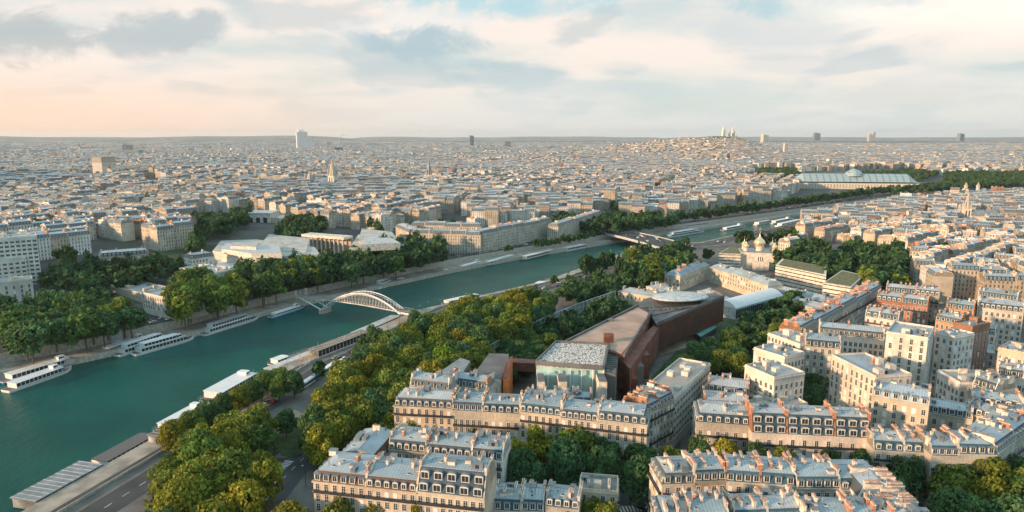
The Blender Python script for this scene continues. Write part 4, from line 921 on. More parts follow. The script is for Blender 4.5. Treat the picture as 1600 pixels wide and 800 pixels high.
# ---- glass-roofed exhibition palace
gx,gy=G(1333,292,4); gpz=thing('glass_palace','huge exhibition palace with arched blue grey glass roof beyond the tree belt','palace',(gx,gy,0),R(-8))
b=MB(); b.box(-150,150,-28,34,0,14); b.build('wall',['plaster'],gpz)
b=MB(); n=12; pr=[(-24+52*i/n,14+21*math.sin(math.pi*(i/n*.9+.05))) for i in range(n+1)]
for (a,z1),(c,z2) in zip(pr,pr[1:]):
    for x in range(-8,8): b.face([(x*14.5,a,z1),(x*14.5+14.2,a,z1),(x*14.5+14.2,c,z2),(x*14.5,c,z2)],0)
for s in (-1,1):
    for (a,z1),(c,z2) in zip(pr,pr[1:]): b.face([(s*116,a,z1),(s*116,c,z2),(s*(116+26*1),(c-2)*.8+2,14),(s*(142),(a-2)*.8+2,14)])
def grandglass():
    m,t,bb=newmat('paleglass'); geo=t.node('ShaderNodeTexCoord').outputs['Object']; x,y,z=t.sep(geo); f=t.m('FRACT',t.m('DIVIDE',x,14.5)); g=t.m('FRACT',t.m('DIVIDE',z,4.2))
    c=t.mix(t.m('MAXIMUM',t.m('LESS_THAN',f,.16),t.m('LESS_THAN',g,.2)),(.30,.38,.40),(.15,.24,.26)); t.put(bb.inputs['Base Color'],c); bb.inputs['Roughness'].default_value=.3
grandglass(); b.build('glass_roof',['paleglass'],gpz)
b=MB(); b.lathe([(20,30),(19,36),(13,41),(6,45),(1,47),(.5,54)],0,2,20); b.build('dome',['paleglass'],gpz); b=MB(); b.box(-1,1,1,3,45,52); b.build('flagpole',['iron'],gpz)
for i in range(40): pass
b=MB()
for i in range(44): x=-147+i*6.8; b.box(x-.9,x+.9,-29,-28,3,12)
b.build('columns',['stone'],gpz)
# ---- gilded columns by the arch bridge
for (px,lab) in ((1508,'tall stone column with gilded statue, left of the pair behind the spire'),(1527,'tall stone column with gilded statue, right of the pair behind the spire')):
    x,y=G(px,304,0); k=thing('column',lab,'column',(x,y,0)); k.scale=(.75,.75,.68); b=MB(); b.box(-4,4,-4,4,0,6); b.box(-2.9,2.9,-2.9,2.9,6,26); b.box(-3.6,3.6,-3.6,3.6,26,28.5); b.build('shaft',['plaster'],k); b=MB(); b.lathe([(2.6,28.5),(3.2,30.5),(1.8,33),(2.2,34.6),(.9,36.5),(.2,38.5)],n=8); b.box(-3.8,3.8,-.6,.6,31,33.2); b.build('statue',['gold'],k)
# ---- spires
def spire(px,py,top,wd,lab,roofm='stone',nave=True,z=None):
    x,y,z0_=GT(px,py); 
    if z is not None: z0_=z
    k=thing('church',lab,'church',(x,y,z0_),R(random.uniform(-30,20))); hb=top*.5
    b=MB(); b.box(-wd/2,wd/2,-wd/2,wd/2,0,hb); b.build('tower',['plaster'],k)
    b=MB(); b.lathe([(wd*.62,hb),(wd*.30,hb+(top-hb)*.5),(.15,top)],n=8)
    for s in (-1,1):
        for q in (-1,1): b.lathe([(wd*.14,hb),(wd*.12,hb+wd*.5),(.05,hb+wd*1.3)],s*wd*.42,q*wd*.42,5)
    b.build('spire',[roofm],k)
    for s in (-.2,.2): f=MB(); f.box(s*wd-wd*.08,s*wd+wd*.08,-wd/2-.1,-wd/2,hb*.55,hb*.9); f.build('window',['glass_dark'],k)
    if nave:
        f=MB(); f.box(wd/2,wd/2+30,-8,8,0,14); f.build('nave_wall',['plaster'],k); f=MB()
        f.face([(wd/2,-8.6,13.8),(wd/2+31,-8.6,13.8),(wd/2+31,0,22),(wd/2,0,22)]); f.face([(wd/2+31,8.6,13.8),(wd/2,8.6,13.8),(wd/2,0,22),(wd/2+31,0,22)]); f.face([(wd/2+31,-8.6,13.8),(wd/2+31,8.6,13.8),(wd/2+31,0,22)]); f.build('nave_roof',['zinc_dark'],k)
spire(1508,352,46,9,'pointed stone church spire with blue grey nave roof near the gilded columns')
spire(521,300,62,13,'square stone bell tower church rising above roofs left of centre','stone')
spire(671,300,68,9,'slender grey church spire among roofs at centre left','zinc_dark')
spire(485,298,38,14,'short domed church tower left of the square bell tower','stone')
# ---- hilltop basilica
bx,by=1440.,4560.; bz=float(T(bx,by))-4; bs=thing('basilica','white hilltop basilica with tall domes crowning the distant hill','basilica',(bx,by,bz),R(20))
b=MB(); b.box(-42,42,-20,20,0,30); b.build('wall',['plaster'],bs)
b=MB(); b.lathe([(15,20),(15,42),(18,50),(15,62),(9,72),(4,76),(3.5,82),(.5,90)],10,0,14); b.build('dome',['plaster'],bs)
for x,y in ((-6,-14),(26,-14),(-6,14),(26,14)): b=MB(); b.lathe([(6,20),(6,34),(6.6,38),(4,46),(.3,54)],x,y,10); b.build('dome',['plaster'],bs)
b=MB(); b.box(-68,-50,-9,9,0,66); b.lathe([(10,66),(9.5,76),(6,86),(.5,97)],-59,0,8); b.build('bell_tower',['plaster'],bs)
# ---- far towers
def tower(px,pyb,ptop,wpx,dist,lab,col,steps=1,mats=None,cat='tower'):
    s=F/dist; x=(px-800)/F*dist; y=dist; 
    z_=lambda py: H-(dist*math.tan(PIT+math.atan((py-400)/F)))
    z0_=z_(pyb)-25; z1_=z_(ptop); w_=wpx/F*dist; t_=thing('tower',lab,cat,(x,y,z0_),R(random.uniform(8,35))); Ht=z1_-z0_
    for i in range(steps):
        b=MB(); f=1-.21*i; b.box(-w_/2+(0 if i==0 else 0),-w_/2+w_*f,-w_*.3,w_*.3,Ht*(i/steps) if i else 0,Ht*((i+1)/steps),0,(*col,1.)); b.build('body' if i==0 else 'upper_tier',['wall'],t_)
    b=MB(); b.box(-w_/2+w_*.1,-w_/2+w_*.4,-w_*.2,w_*.2,Ht,Ht+w_*.12,0,(*col,0)); b.build('roof_plant',['wall'],t_)
tower(482,239,206,27,6100,'white stepped glass courthouse tower, tallest on the left skyline',(.8,.8,.8),3)
tower(738,226,212,6,7400,'slim dark grey tower alone on the centre skyline',(.16,.2,.24))
tower(793,231,221,9,7000,'squat dark tower right of the slim skyline tower',(.2,.24,.27))
tower(1189,219,211,10,8200,'pale boxy tower just right of the hilltop basilica',(.7,.62,.5))
tower(1269,216,208,9,8600,'blue grey tower block on the right skyline',(.16,.24,.28))
tower(1491,217,209,9,8600,'blue grey tower block near the far right skyline',(.2,.26,.3))
tower(1352,218,210,8,8800,'pale tower with antenna on the right skyline',(.5,.48,.46))
tower(1357,218,206,4,8900,'thin pale tower beside the antenna tower on the right skyline',(.5,.48,.46))
tower(1222,245,225,6,3900,'narrow pale tower block below the right skyline',(.72,.66,.56))
tower(209,245,226,20,4300,'wide pink and glass tower block on the left skyline above the arch',(.6,.42,.36),2)
tower(205,252,234,40,4100,'rounded glass conference block behind the triumphal arch',(.35,.42,.42))
tower(91,250,238,7,3600,'slender brown pale tower block left of the triumphal arch',(.55,.36,.26))
for i,(px,pb,pt,wp_) in enumerate([(135,248,240,14),(152,250,241,10),(305,240,231,8),(352,240,232,8),(375,244,234,22),(272,245,238,14),(250,243,234,7),(240,244,236,9)]):
    tower(px,pb,pt,wp_,4700+i*37,f"pale slab block, {ordn(i)} of the cluster along the left skyline",[(.7,.6,.5),(.72,.66,.6),(.55,.45,.4)][i%3],1,cat='tower block')
def _slab(px,pb,pt,wp_,d_,lab,col): tower(px,pb,pt,wp_,d_,lab,col,1,cat='office block')
_slab(543,241,235,40,5200,'long dark blue office slab right of the stepped courthouse tower',(.05,.13,.22)); _slab(612,240,235,8,5200,'small dark blue box below the centre left skyline',(.03,.12,.3)); _slab(606,257,253,26,3400,'dark blue long roofed shed in the middle distance',(.06,.15,.22))
# chimney with steam
x=(535-800)/F*9500; ck=thing('smokestack','thin smokestack with pale steam on the skyline right of the courthouse tower','chimney',(x,9500,0)); b=MB(); b.tube((0,0,0),(0,0,125),7,5,8); b.build('stack',['stone'],ck)
b=MB(); rr=random.Random(4)
for i in range(7): r=4+i*1.6; b.lathe([(r*.3,-r*.7),(r*.8,-r*.4),(r,0),(r*.8,r*.5),(r*.3,r*.8)],i*7,0,9,sy=1)
b.v=[(v[0],v[1],v[2]+132+v[0]*.62) for v in b.v]; tag(b.build('steam',['tent'],None,(x,9500,0),smooth=True),kind='stuff')
# ---- modern riverside apartments at the left edge
def leftblock():
    A=G(-70,378,46); B=G(57,369,46)
    house(A,math.atan2(B[1]-A[1],B[0]-A[0]),math.hypot(B[0]-A[0],B[1]-A[1]),16,46,'tall white gridded apartment block at the left edge',style='flat',wall=(.68,.64,.58),lvl=2,ends=(1,1),front='wide',wp=3.4,balc=False,nch=0,name='apartment_block',cat='apartment block')
    A=G(-60,448,22); B=G(50,437,22)
    house(A,math.atan2(B[1]-A[1],B[0]-A[0]),math.hypot(B[0]-A[0],B[1]-A[1]),17,22,'stepped pale stone front block at the left edge behind the quay trees',style='flat',wall=(.58,.53,.46),lvl=2,ends=(1,1),front='window',wp=4.2,balc=False,nch=0,name='apartment_block',cat='apartment block')
    A=G(-60,412,31); B=G(40,402,31)
    house(A,math.atan2(B[1]-A[1],B[0]-A[0]),math.hypot(B[0]-A[0],B[1]-A[1]),10,31,'middle step of the white apartment group at the left edge',style='flat',wall=(.66,.62,.56),lvl=2,ends=(1,1),front='wide',wp=3.8,balc=False,nch=0,name='apartment_block',cat='apartment block')
leftblock()

def quayhouse(a,c,zt,d_,lab,z0=0,**k):
    A=G(*a,zt); B=G(*c,zt); kk=dict(style='flat',wall=(.62,.59,.53),lvl=2,ends=(1,1),balc=False,nch=0,wp=3.); kk.update(k); house(A,math.atan2(B[1]-A[1],B[0]-A[0]),math.hypot(B[0]-A[0],B[1]-A[1]),d_,zt-z0,lab,z0=z0,**kk)
quayhouse((222,458),(276,470),14,34,'white quay building with two rows of windows left of the tall trees')
quayhouse((276,452),(326,452),15,20,'low glass roofed hall behind the white quay building',zinc=(.20,.28,.32),front='wide')
quayhouse((168,447),(221,459),8,22,'low beige garden building with terrace beside the white quay building',wall=(.52,.45,.36),front='small')
quayhouse((155,402),(232,396),22,16,'salmon mansion with blue slate roof above the hedged garden',z0=8,style='mansard',wall=(.52,.40,.30),slate=SLATE[1],ends=(1,1),nch=5,front='tall')
quayhouse((280,420),(335,428),16,22,'flat grey roofed hall left of the winged museum',zinc=(.4,.4,.39),front='small')
quayhouse((300,405),(335,400),20,14,'white town house with dark mansard above the museum trees',z0=6,style='mansard',slate=SLATE[1],wall=(.68,.66,.60),nch=3)
_t=MB(); _p=gpoly([(58,452),(112,440),(128,452),(60,476)],7); _t.prism(_p,0,7,0,mt=1); tag(_t.build('retaining_terrace',['stone','scrub']),'raised lawn terrace with pale retaining wall beside the left apartment block','terrace')

RK=dict(lvl=1,wall=(.52,.47,.39),slate=SLATE[2],ends=(1,1),nch=4)
rowpx((618,354),(639,363),20,14,20,'at the left end of the quay terraces',n=1,**RK)
rowpx((641,364),(751,367),20,14,20,'of the left quay terrace beyond the river',n=4,**RK)
rowpx((754,366),(862,346),20,14,21,'of the right quay terrace near the bridge',n=5,**RK)
rowpx((641,352),(751,354),20,14,20,'of the second terrace behind the quay',n=4,**{**RK,'wall':(.58,.54,.47)})
rowpx((872,352),(940,330),20,13,18,'on the square by the road bridge',n=3,**RK)
rr=random.Random(12)
for i in range(16):
    px_=rr.uniform(350,475); py_=rr.uniform(382,396); x,y=G(px_,py_,20); f=MB(); s=rr.uniform(1.5,4); f.box(x-s-o_[0] if False else -s,s,-1.5,1.5,0,rr.uniform(.6,1.8)); inst('roof_light',f.mesh('roof_light',['concrete']),tk,(x-tk.location.x,y-tk.location.y,20))
for i in range(9):
    a_=G(336,416-i*.0,12); t=i/8; x0,y0=G(400,402,12); x1,y1=G(500,398,12); x=x0+(x1-x0)*t; y=y0+(y1-y0)*t; f=MB(); f.box(-.8,.8,-.5,.2,4,14); inst('window',f.mesh('window',['glass_dark']),tk,(x-tk.location.x,y-tk.location.y-1.5,0),math.atan2(y1-y0,x1-x0))
# ------------------------------------------------------------ the city
def inpoly(X,Y,P):
    r=np.zeros(X.shape,bool); n=len(P); j=n-1
    for i in range(n):
        xi,yi=P[i]; xj,yj=P[j]
        with np.errstate(divide='ignore',invalid='ignore'):
            c=((yi>Y)!=(yj>Y))&(X<(xj-xi)*(Y-yi)/(yj-yi)+xi)
        r^=c; j=i
    return r
def dline(X,Y,P):
    d=np.full(X.shape,1e9)
    for a,b in zip(P,P[1:]):
        ax,ay=a; dx,dy=b[0]-ax,b[1]-ay; L=dx*dx+dy*dy+1e-9; t=np.clip(((X-ax)*dx+(Y-ay)*dy)/L,0,1); d=np.minimum(d,np.hypot(X-ax-t*dx,Y-ay-t*dy))
    return d
def river_poly():
    return [p for p in NEAR]+[p for p in FAR[::-1]]
RIV=river_poly()
EX=[gpoly(p,0) for p in [
 # left-bank foreground and gardens, all hand-built
 [(-200,900),(300,640),(560,530),(760,470),(960,400),(1110,385),(1215,412),(1300,400),(1430,440),(1440,470),(1500,475),(1620,500),(1730,640),(1760,1200),(-200,1200)],
 [(1215,430),(1255,376),(1345,386),(1425,408),(1440,450),(1350,470),(1215,470)],  # embassy park
 # right bank parks and museums
 [(-60,660),(-60,455),(60,440),(90,430),(140,430),(140,405),(240,402),(240,425),(300,415),(298,352),(400,348),(430,356),(500,370),(640,376),(665,393),(640,430),(600,460),(300,530),(60,600)],
 [(608,394),(760,398),(935,372),(870,360),(860,356),(750,362),(640,362),(610,370)],
 [(866,372),(950,352),(935,344),(866,364)],
 [(1040,405),(1215,415),(1262,366),(1180,352),(1040,372)],
 [(720,395),(930,372),(1050,355),(1500,300),(1500,296),(1140,325),(1030,342),(870,350),(860,372)],
 [(1245,300),(1252,268),(1430,262),(1470,290),(1420,305),(1330,318),(1200,330)],
 [(1420,305),(1410,275),(1700,272),(1700,304)],
 [(1490,368),(1490,345),(1545,345),(1545,368)],
 [(1170,284),(1175,262),(1250,262),(1250,284)],
 [(222,320),(222,296),(255,296),(255,320)],
 [(680,360),(690,342),(722,345),(720,365)],
]]
AX=(float(ax),float(ay))
def blocked(X,Y,m=0.):
    r=inpoly(X,Y,RIV)|(dline(X,Y,NEAR)<(46 if m==0 else m))|(dline(X,Y,FAR)<64)
    for P in EX: r|=inpoly(X,Y,P)
    r|=np.hypot(X-AX[0],Y-AX[1])<75
    r|=np.hypot(X-1440,Y-4560)<60
    for (p,w_) in AVE: r|=dline(X,Y,p)<w_
    return r
AVE=[([G(800,352),G(870,300)],9),([G(925,352,0),G(1010,318,0)],13),([G(1010,318),G(1060,285)],12),([AX,G(800,290)],16),([AX,G(400,320)],14),([AX,G(-100,310)],14),([G(1440,400),G(1640,372)],9),([G(1300,395),(1560,470)],3)]
AVE[-1]=([G(1460,455),G(1620,470)],5)
cells=[]
def gen(seeds,rmin,rmax,scale,near=False):
    S=np.array([(s[0],s[1]) for s in seeds])
    out=[]
    for k,(sx,sy,an) in enumerate(seeds):
        ca,sa=math.cos(an),math.sin(an); rr=random.Random(k*7+int(rmin)); Rr=360*scale
        y=-Rr
        while y<Rr:
            bd=rr.uniform(40,58)*scale; x=-Rr+rr.uniform(0,30)
            while x<Rr:
                bw=rr.uniform(55,105)*scale; dep=12.8*min(scale,1.3); u=0.
                hb=rr.gauss(17.8,2.)
                # front and back rows
                for row_,yy in ((0,y+dep/2),(1,y+bd-dep/2)):
                    u=0
                    while u<bw-6*scale:
                        w_=min(rr.uniform(12,20)*scale,bw-u); 
                        if bw-u-w_<7: w_=bw-u
                        out.append((x+u+w_/2,yy,w_,dep*rr.uniform(.92,1.05),hb,k)); u+=w_
                v=dep
                while v<bd-dep-5:
                    d_=min(rr.uniform(12,18)*scale,bd-dep-v)
                    out.append((x+dep/2,y+v+d_/2,-d_,dep,hb,k)); out.append((x+bw-dep/2,y+v+d_/2,-d_,dep,hb,k)); v+=d_
                if bw>60*scale or rr.random()<.5: out.append((x+bw*.5,y+bd/2,8*scale,max(8,bd-2*dep-2),hb*rr.uniform(.45,.95),k))
                x+=bw+rr.uniform(8,13)*scale**.6
            y+=bd+rr.uniform(8,14)*scale**.6
    O=np.array(out); K=O[:,5].astype(int); A=np.array([s[2] for s in seeds])[K]; ca,sa=np.cos(A),np.sin(A)
    X=S[K,0]+ca*O[:,0]-sa*O[:,1]; Y=S[K,1]+sa*O[:,0]+ca*O[:,1]
    r=np.hypot(X,Y); ok=(r>=rmin)&(r<rmax)&(Y>0)&(np.abs(np.arctan2(X,Y))<R(43))
    O,X,Y,A,K=O[ok],X[ok],Y[ok],A[ok],K[ok]
    near_=np.empty(len(X),int)
    for i in range(0,len(X),20000): near_[i:i+20000]=np.argmin((X[i:i+20000,None]-S[None,:,0])**2+(Y[i:i+20000,None]-S[None,:,1])**2,1)
    ok=(near_==K)&~blocked(X,Y)
    O,X,Y,A=O[ok],X[ok],Y[ok],A[ok]
    w_=np.abs(O[:,2]); d_=O[:,3]; rot=A+np.where(O[:,2]<0,math.pi/2,0)
    h=O[:,4]*rng.uniform(.93,1.07,len(X)); lowm=rng.random(len(X)); h=np.where(lowm<.07,h*rng.uniform(.5,.75,len(X)),h); h=np.where(lowm>.975,h*rng.uniform(1.1,1.35,len(X)),h)
    return np.stack([X,Y,w_,d_,rot,h],1)
def seedgrid(rmin,rmax,step,base=None):
    s=[]; rr=random.Random(int(rmax)); y=0
    n=int(rmax/step)+1
    for j in range(0,n+1):
        for i in range(-n,n+1):
            x=i*step+rr.uniform(-.35,.35)*step; y=j*step+rr.uniform(-.35,.35)*step; r=math.hypot(x,y)
            if rmin-step<r<rmax+step and abs(math.atan2(x,y))<R(50):
                a=rr.uniform(0,math.pi) 
                if x>0 and y<1400 and y<x*1.1+420: a=R(-17)+rr.uniform(-.06,.06)
                s.append((x,y,a))
    return s
c1=gen(seedgrid(250,2300,330),250,2300,1.)
c2=gen(seedgrid(2300,5200,520),2300,5200,1.3)
c3=gen(seedgrid(5200,9500,1000),5200,9500,2.4)
c4=gen(seedgrid(9500,14200,1600),9500,14200,4.2)
CITY=np.concatenate([c1,c2,c3,c4]); print('city cells',len(c1),len(c2),len(c3))
CITY=CITY[np.argsort(np.hypot(CITY[:,0],CITY[:,1]))]
Zg=T(CITY[:,0],CITY[:,1])
# individually built houses: the nearest ones inside the frame
px=800+F*CITY[:,0]/(CITY[:,1]*math.cos(PIT)+(H-Zg-18)*math.sin(PIT)); infr=(px>-30)&(px<1630)
idx=np.nonzero(infr)[0][:262]; mask=np.ones(len(CITY),bool); mask[idx]=False
print('nearest things up to m',np.hypot(CITY[idx[-1],0],CITY[idx[-1],1]))
WP=np.array([(.50,.43,.34),(.56,.50,.41),(.45,.40,.33),(.62,.57,.49),(.40,.34,.26),(.66,.63,.57),(.54,.45,.35),(.70,.68,.64),(.48,.38,.29),(.36,.20,.13)])
LM=[('the pointed spire',1508,320),('the embassy park',1330,420),('the golden domes',1190,400),('the road bridge',1010,370),('the arch',165,275),('the colonnade museum',450,370),('the small domed palace',400,345),('the far tree belt',1250,320),('the stepped apartment block',1420,560),('the left edge gridded block',20,430),('the tree lined quay',800,375),('the avenue gap',960,335),('the bridge gate columns',1510,300),('the round grove',1030,400),('the leafy park slope',170,400),('the right edge balconies',1560,440)]
gr={}
for i in idx:
    X,Y,w_,d_,rot,h=CITY[i]; qx,qy=PX(X,Y,Zg[i]+h); l=min(LM,key=lambda q:(q[1]-qx)**2+((q[2]-qy)*2)**2)
    rel='left of' if l[1]-qx>45 else 'right of' if qx-l[1]>45 else 'behind' if qy<l[2] else 'in front of'
    band=int(qy//14); gr.setdefault((l[0],rel,band),[]).append((qx,i))
bands={}
for (l,rel,b) in gr: bands.setdefault((l,rel),set()).add(b)
for (l,rel,b),L_ in gr.items():
    L_.sort(); bs=sorted(bands[(l,rel)],reverse=True); bi=bs.index(b)
    for n_,(qx,i) in enumerate(L_):
        X,Y,w_,d_,rot,h=CITY[i]; rr=random.Random(int(i)); wl=tuple(WP[rr.choice([0,1,2,3,5,6,6,7,1,3,8,4])]); flat=rr.random()<.14; sl=rr.choice(SLATE[:4]); 
        if flat: wl=rr.choice([(.7,.68,.64),(.66,.63,.57)])
        wn='white' if wl[0]>.6 else 'cream' if wl[0]>.49 else 'beige'
        lab=f"{wn} {'flat topped' if flat else 'mansard'} house, {ordn(n_)} from left, {ordn(bi)} row {rel} {l}"
        # the front faces the camera
        a=rot
        if math.cos(a)<-1e-6 or False: a+=math.pi
        nx,ny=math.sin(a),-math.cos(a)
        if nx*(-X)+ny*(-Y)<0: a+=math.pi
        A=(X-math.cos(a)*w_/2+math.sin(a)*d_/2,Y-math.sin(a)*w_/2-math.cos(a)*d_/2)
        house(A,a,w_,d_,h,lab,z0=float(Zg[i])-.5,wall=wl,slate=sl,style='flat' if flat else 'mansard',lvl=1,nch=rr.choice([1,1,2]),group='city houses',ends=(0,0),brick=int(rr.random()<.18),zinc=rr.choice(ZINC))
def mass(C_,Z0,name,label,chim=2,seed=0):
    g=np.random.default_rng(seed); n=len(C_); X,Y,w_,d_,rot,h=C_.T
    flat=g.random(n)<.16; mh=np.where(flat,.02,3.+g.uniform(-.5,.7,n)); ins_=np.where(flat,.02,1.6); top=np.where(flat,.02,1.1)
    ca,sa=np.cos(rot),np.sin(rot)
    def P(u,v,z): return np.stack([X+ca*u-sa*v,Y+sa*u+ca*v,z],-1)
    hw,hd=w_/2,d_/2; V=[]
    for zz,iw,idp in ((Z0-3,0,0),(Z0+h,0,0),(Z0+h+mh,0.02,ins_)):
        for su,sv in ((-1,-1),(1,-1),(1,1),(-1,1)): V.append(P(su*(hw-iw),sv*(hd-idp),zz))
    V.append(P(-hw+.02,0*hd,Z0+h+mh+top)); V.append(P(hw-.02,0*hd,Z0+h+mh+top))
    Fq=[(0,1,5,4),(1,2,6,5),(2,3,7,6),(3,0,4,7),(4,5,9,8),(6,7,11,10),(8,9,13,12),(10,11,12,13),(5,6,10,9),(7,4,8,11)]
    Mq=[0,0,0,0,1,1,2,2,0,0]; wi=g.integers(0,9,n); wi=np.where(g.random(n)<.04,9,wi); wi=np.where(flat&(g.random(n)<.6),7,wi)
    wc=WP[wi]*g.uniform(.8,1.2,(n,1)); sl=np.array(SLATE)[g.integers(0,5,n)]; zn=np.array(ZINC)[g.integers(0,5,n)]*g.uniform(.45,1.5,(n,1)); zn=np.where(flat[:,None]&(g.random(n)<.6)[:,None],wc*.9,zn)
    zn=np.where((g.random(n)<.05)[:,None],np.array([[.30,.14,.09]]),zn)
    cols=[np.c_[wc,np.ones(n)]]*2; wf=np.c_[wc,np.ones(n)]; wb=np.c_[wc*.95,np.zeros(n)]; ws_=np.c_[wc*.97,(g.random(n)<.6)*1.]
    Cq=[wf,ws_,wf,ws_,np.c_[sl,np.ones(n)],np.c_[sl,np.ones(n)],np.c_[zn,np.zeros(n)],np.c_[zn,np.zeros(n)],wb,wb]
    z_=np.zeros(n); 
    def rect(u,v): return [np.stack(a,-1) for a in ((z_,z_),(u,z_),(u,v),(z_,v))]
    Uq=[rect(w_,h+3),rect(d_,h+3),rect(w_,h+3),rect(d_,h+3),rect(w_,mh+.3),rect(w_,mh+.3),rect(w_,hd),rect(w_,hd),rect(d_,mh),rect(d_,mh)]
    nv=14
    for k in range(chim):     # chimney stacks on the party walls
        u=np.where(g.random(n)<.5,-1,1)*(hw-.5) if k<2 else g.uniform(-.6,.6,n)*hw; v=g.uniform(-.6,.6,n)*hd; L=g.uniform(.8,2.2,n); t=.4; zb=Z0+h+mh-.5; zt=zb+g.uniform(1.4,2.6,n)
        for zz in (zb,zt):
            for su,sv in ((-1,-1),(1,-1),(1,1),(-1,1)): V.append(P(u+su*t,v+sv*L,zz))
        b=nv; cc=np.where((g.random(n)<.25)[:,None],np.array([[.42,.23,.14]]),np.array([[.55,.49,.41]]))*g.uniform(.8,1.1,(n,1)); cc=np.c_[cc,np.zeros(n)]
        for q in ((0,1,5,4),(1,2,6,5),(2,3,7,6),(3,0,4,7),(4,5,6,7)):
            Fq.append(tuple(b+i for i in q)); Mq.append(0); Cq.append(cc); Uq.append(rect(z_+1,z_+1))
        nv+=8
    V=np.stack(V,1).reshape(-1,3); base=(np.arange(n)*nv)[:,None,None]; Fa=(base+np.array(Fq)[None]).reshape(-1,4)
    nf=len(Fa); me=bpy.data.meshes.new(name); me.vertices.add(len(V)); me.vertices.foreach_set('co',V.astype(np.float32).ravel())
    me.loops.add(nf*4); me.loops.foreach_set('vertex_index',Fa.astype(np.int32).ravel()); me.polygons.add(nf)
    me.polygons.foreach_set('loop_start',np.arange(nf,dtype=np.int32)*4); me.polygons.foreach_set('loop_total',np.full(nf,4,np.int32))
    for k in ('wall','slate','zinc'): me.materials.append(M[k])
    me.polygons.foreach_set('material_index',np.tile(np.array(Mq,np.int32),n)); me.polygons.foreach_set('use_smooth',np.zeros(nf,bool)); me.update(calc_edges=True)
    at=me.attributes.new('Col','FLOAT_COLOR','FACE'); at.data.foreach_set('color',np.stack(Cq,1).astype(np.float32).ravel())
    uv=me.uv_layers.new(name='UVMap'); uv.data.foreach_set('uv',np.stack([np.stack(u,1) for u in Uq],1).astype(np.float32).ravel())
    return tag(inst(name,me),label,kind='stuff')
R_=CITY[mask]; Z_=Zg[mask]; rd=np.hypot(R_[:,0],R_[:,1])
m1=rd<2600; mass(R_[m1],Z_[m1],'rooftops','dense sea of pale houses with grey roofs in the middle distance',3,1)
m2=(rd>=2600); mass(R_[m2],Z_[m2],'distant_city','hazy far city of small pale blocks reaching the horizon',1,2)
# ------------------------------------------------------------ trees
def quadcloud(C0,Nrm,size,g,tone):
    n=len(C0); a=g.normal(size=(n,3)); Nn=Nrm+a*.55; Nn/=np.linalg.norm(Nn,axis=1)[:,None]
    t=np.cross(Nn,g.normal(size=(n,3))); t/=np.linalg.norm(t,axis=1)[:,None]; b=np.cross(Nn,t); s=(size*g.uniform(.6,1.35,n))[:,None]
    V=np.stack([C0-t*s-b*s*.7,C0+t*s-b*s*.5,C0+t*s*.8+b*s*.8,C0-t*s*.7+b*s*.6],1); return V
def meshquads(name,V,tone,mats):
    n=len(V); me=bpy.data.meshes.new(name); me.vertices.add(n*4); me.vertices.foreach_set('co',V.astype(np.float32).ravel())
    me.loops.add(n*4); me.loops.foreach_set('vertex_index',np.arange(n*4,dtype=np.int32)); me.polygons.add(n)
    me.polygons.foreach_set('loop_start',np.arange(n,dtype=np.int32)*4); me.polygons.foreach_set('loop_total',np.full(n,4,np.int32))
    for k in mats: me.materials.append(M[k])
    me.polygons.foreach_set('use_smooth',np.zeros(n,bool)); me.update(calc_edges=True); at=me.attributes.new('Col','FLOAT_COLOR','FACE'); at.data.foreach_set('color',np.repeat(tone[:,None],4,1).astype(np.float32).ravel())
    return me
def crown(seed,nl,nq,size,asp=1.15,shape='round'):
    g=np.random.default_rng(seed); L=[]
    for i in range(nl):
        if shape=='tall': z=g.uniform(.15,2.6); r=.42*(1-abs(z-1.2)/2.2)+.1; a=g.uniform(0,6.28); L.append((math.cos(a)*r*.55,math.sin(a)*r*.55,z,g.uniform(.26,.40)))
        else:
            z=g.uniform(.1,1.)**.8*1.25*asp; rr_=math.sqrt(max(.02,1-((z/asp-.55)/.85)**2))*.72; a=i*2.4+g.uniform(-.4,.4); q=g.uniform(.45,1)*rr_
            L.append((math.cos(a)*q,math.sin(a)*q,z,g.uniform(.27,.44)))
    if shape!='tall': L.append((0,0,.65*asp,.55))
    L=np.array(L); k=g.integers(0,len(L),nq); d=g.normal(size=(nq,3)); d/=np.linalg.norm(d,axis=1)[:,None]; rad=g.uniform(.62,1.08,nq)**.6
    d[:,2]=np.where(d[:,2]<-.5,d[:,2]*.4,d[:,2])
    C0=L[k,:3]+d*L[k,3:4]*rad[:,None]
    # drop what lies deep inside the other lobes
    dd=np.linalg.norm(C0[:,None]-L[None,:,:3],axis=2)/L[None,:,3]; keep=(dd.min(1)>.55); C0=C0[keep]; d=d[keep]; k=k[keep]
    tone=(.75+.5*g.random(len(L)))[k]*g.uniform(.75,1.3,len(C0))
    return meshquads('crown',quadcloud(C0,d,size,g,tone),tone,['foliage'])
CR_HI=[crown(10+i,22+3*i,6500,.052) for i in range(6)]
CR_MD=[crown(30+i,15+2*i,1900,.085) for i in range(5)]
CR_TALL=[crown(50+i,24,3600,.055,shape='tall') for i in range(2)]
CR_LO=[crown(60+i,9,240,.19) for i in range(4)]
def trunkmesh(seed):
    rr=random.Random(seed); b=MB(); z=0; p=Vector((0,0,-.3)); segs=[(0,.07),(.5,.05),(.95,.042)]
    q=Vector((rr.uniform(-.04,.04),rr.uniform(-.04,.04),.55)); b.tube(p,q,.065,.05,8); 
    for i in range(5):
        a=i*1.3+rr.uniform(-.3,.3); e=Vector((math.cos(a)*.38,math.sin(a)*.38,1.0+rr.uniform(0,.35))); b.tube(q-Vector((0,0,.03)),e,.036,.018,6); 
        for _ in range(2): b.tube(e,e+Vector((rr.uniform(-.3,.3),rr.uniform(-.3,.3),rr.uniform(.15,.4))),.018,.006,4)
    return b.mesh('trunk',['bark'])
TR=[trunkmesh(i) for i in range(3)]
NT_=[0]
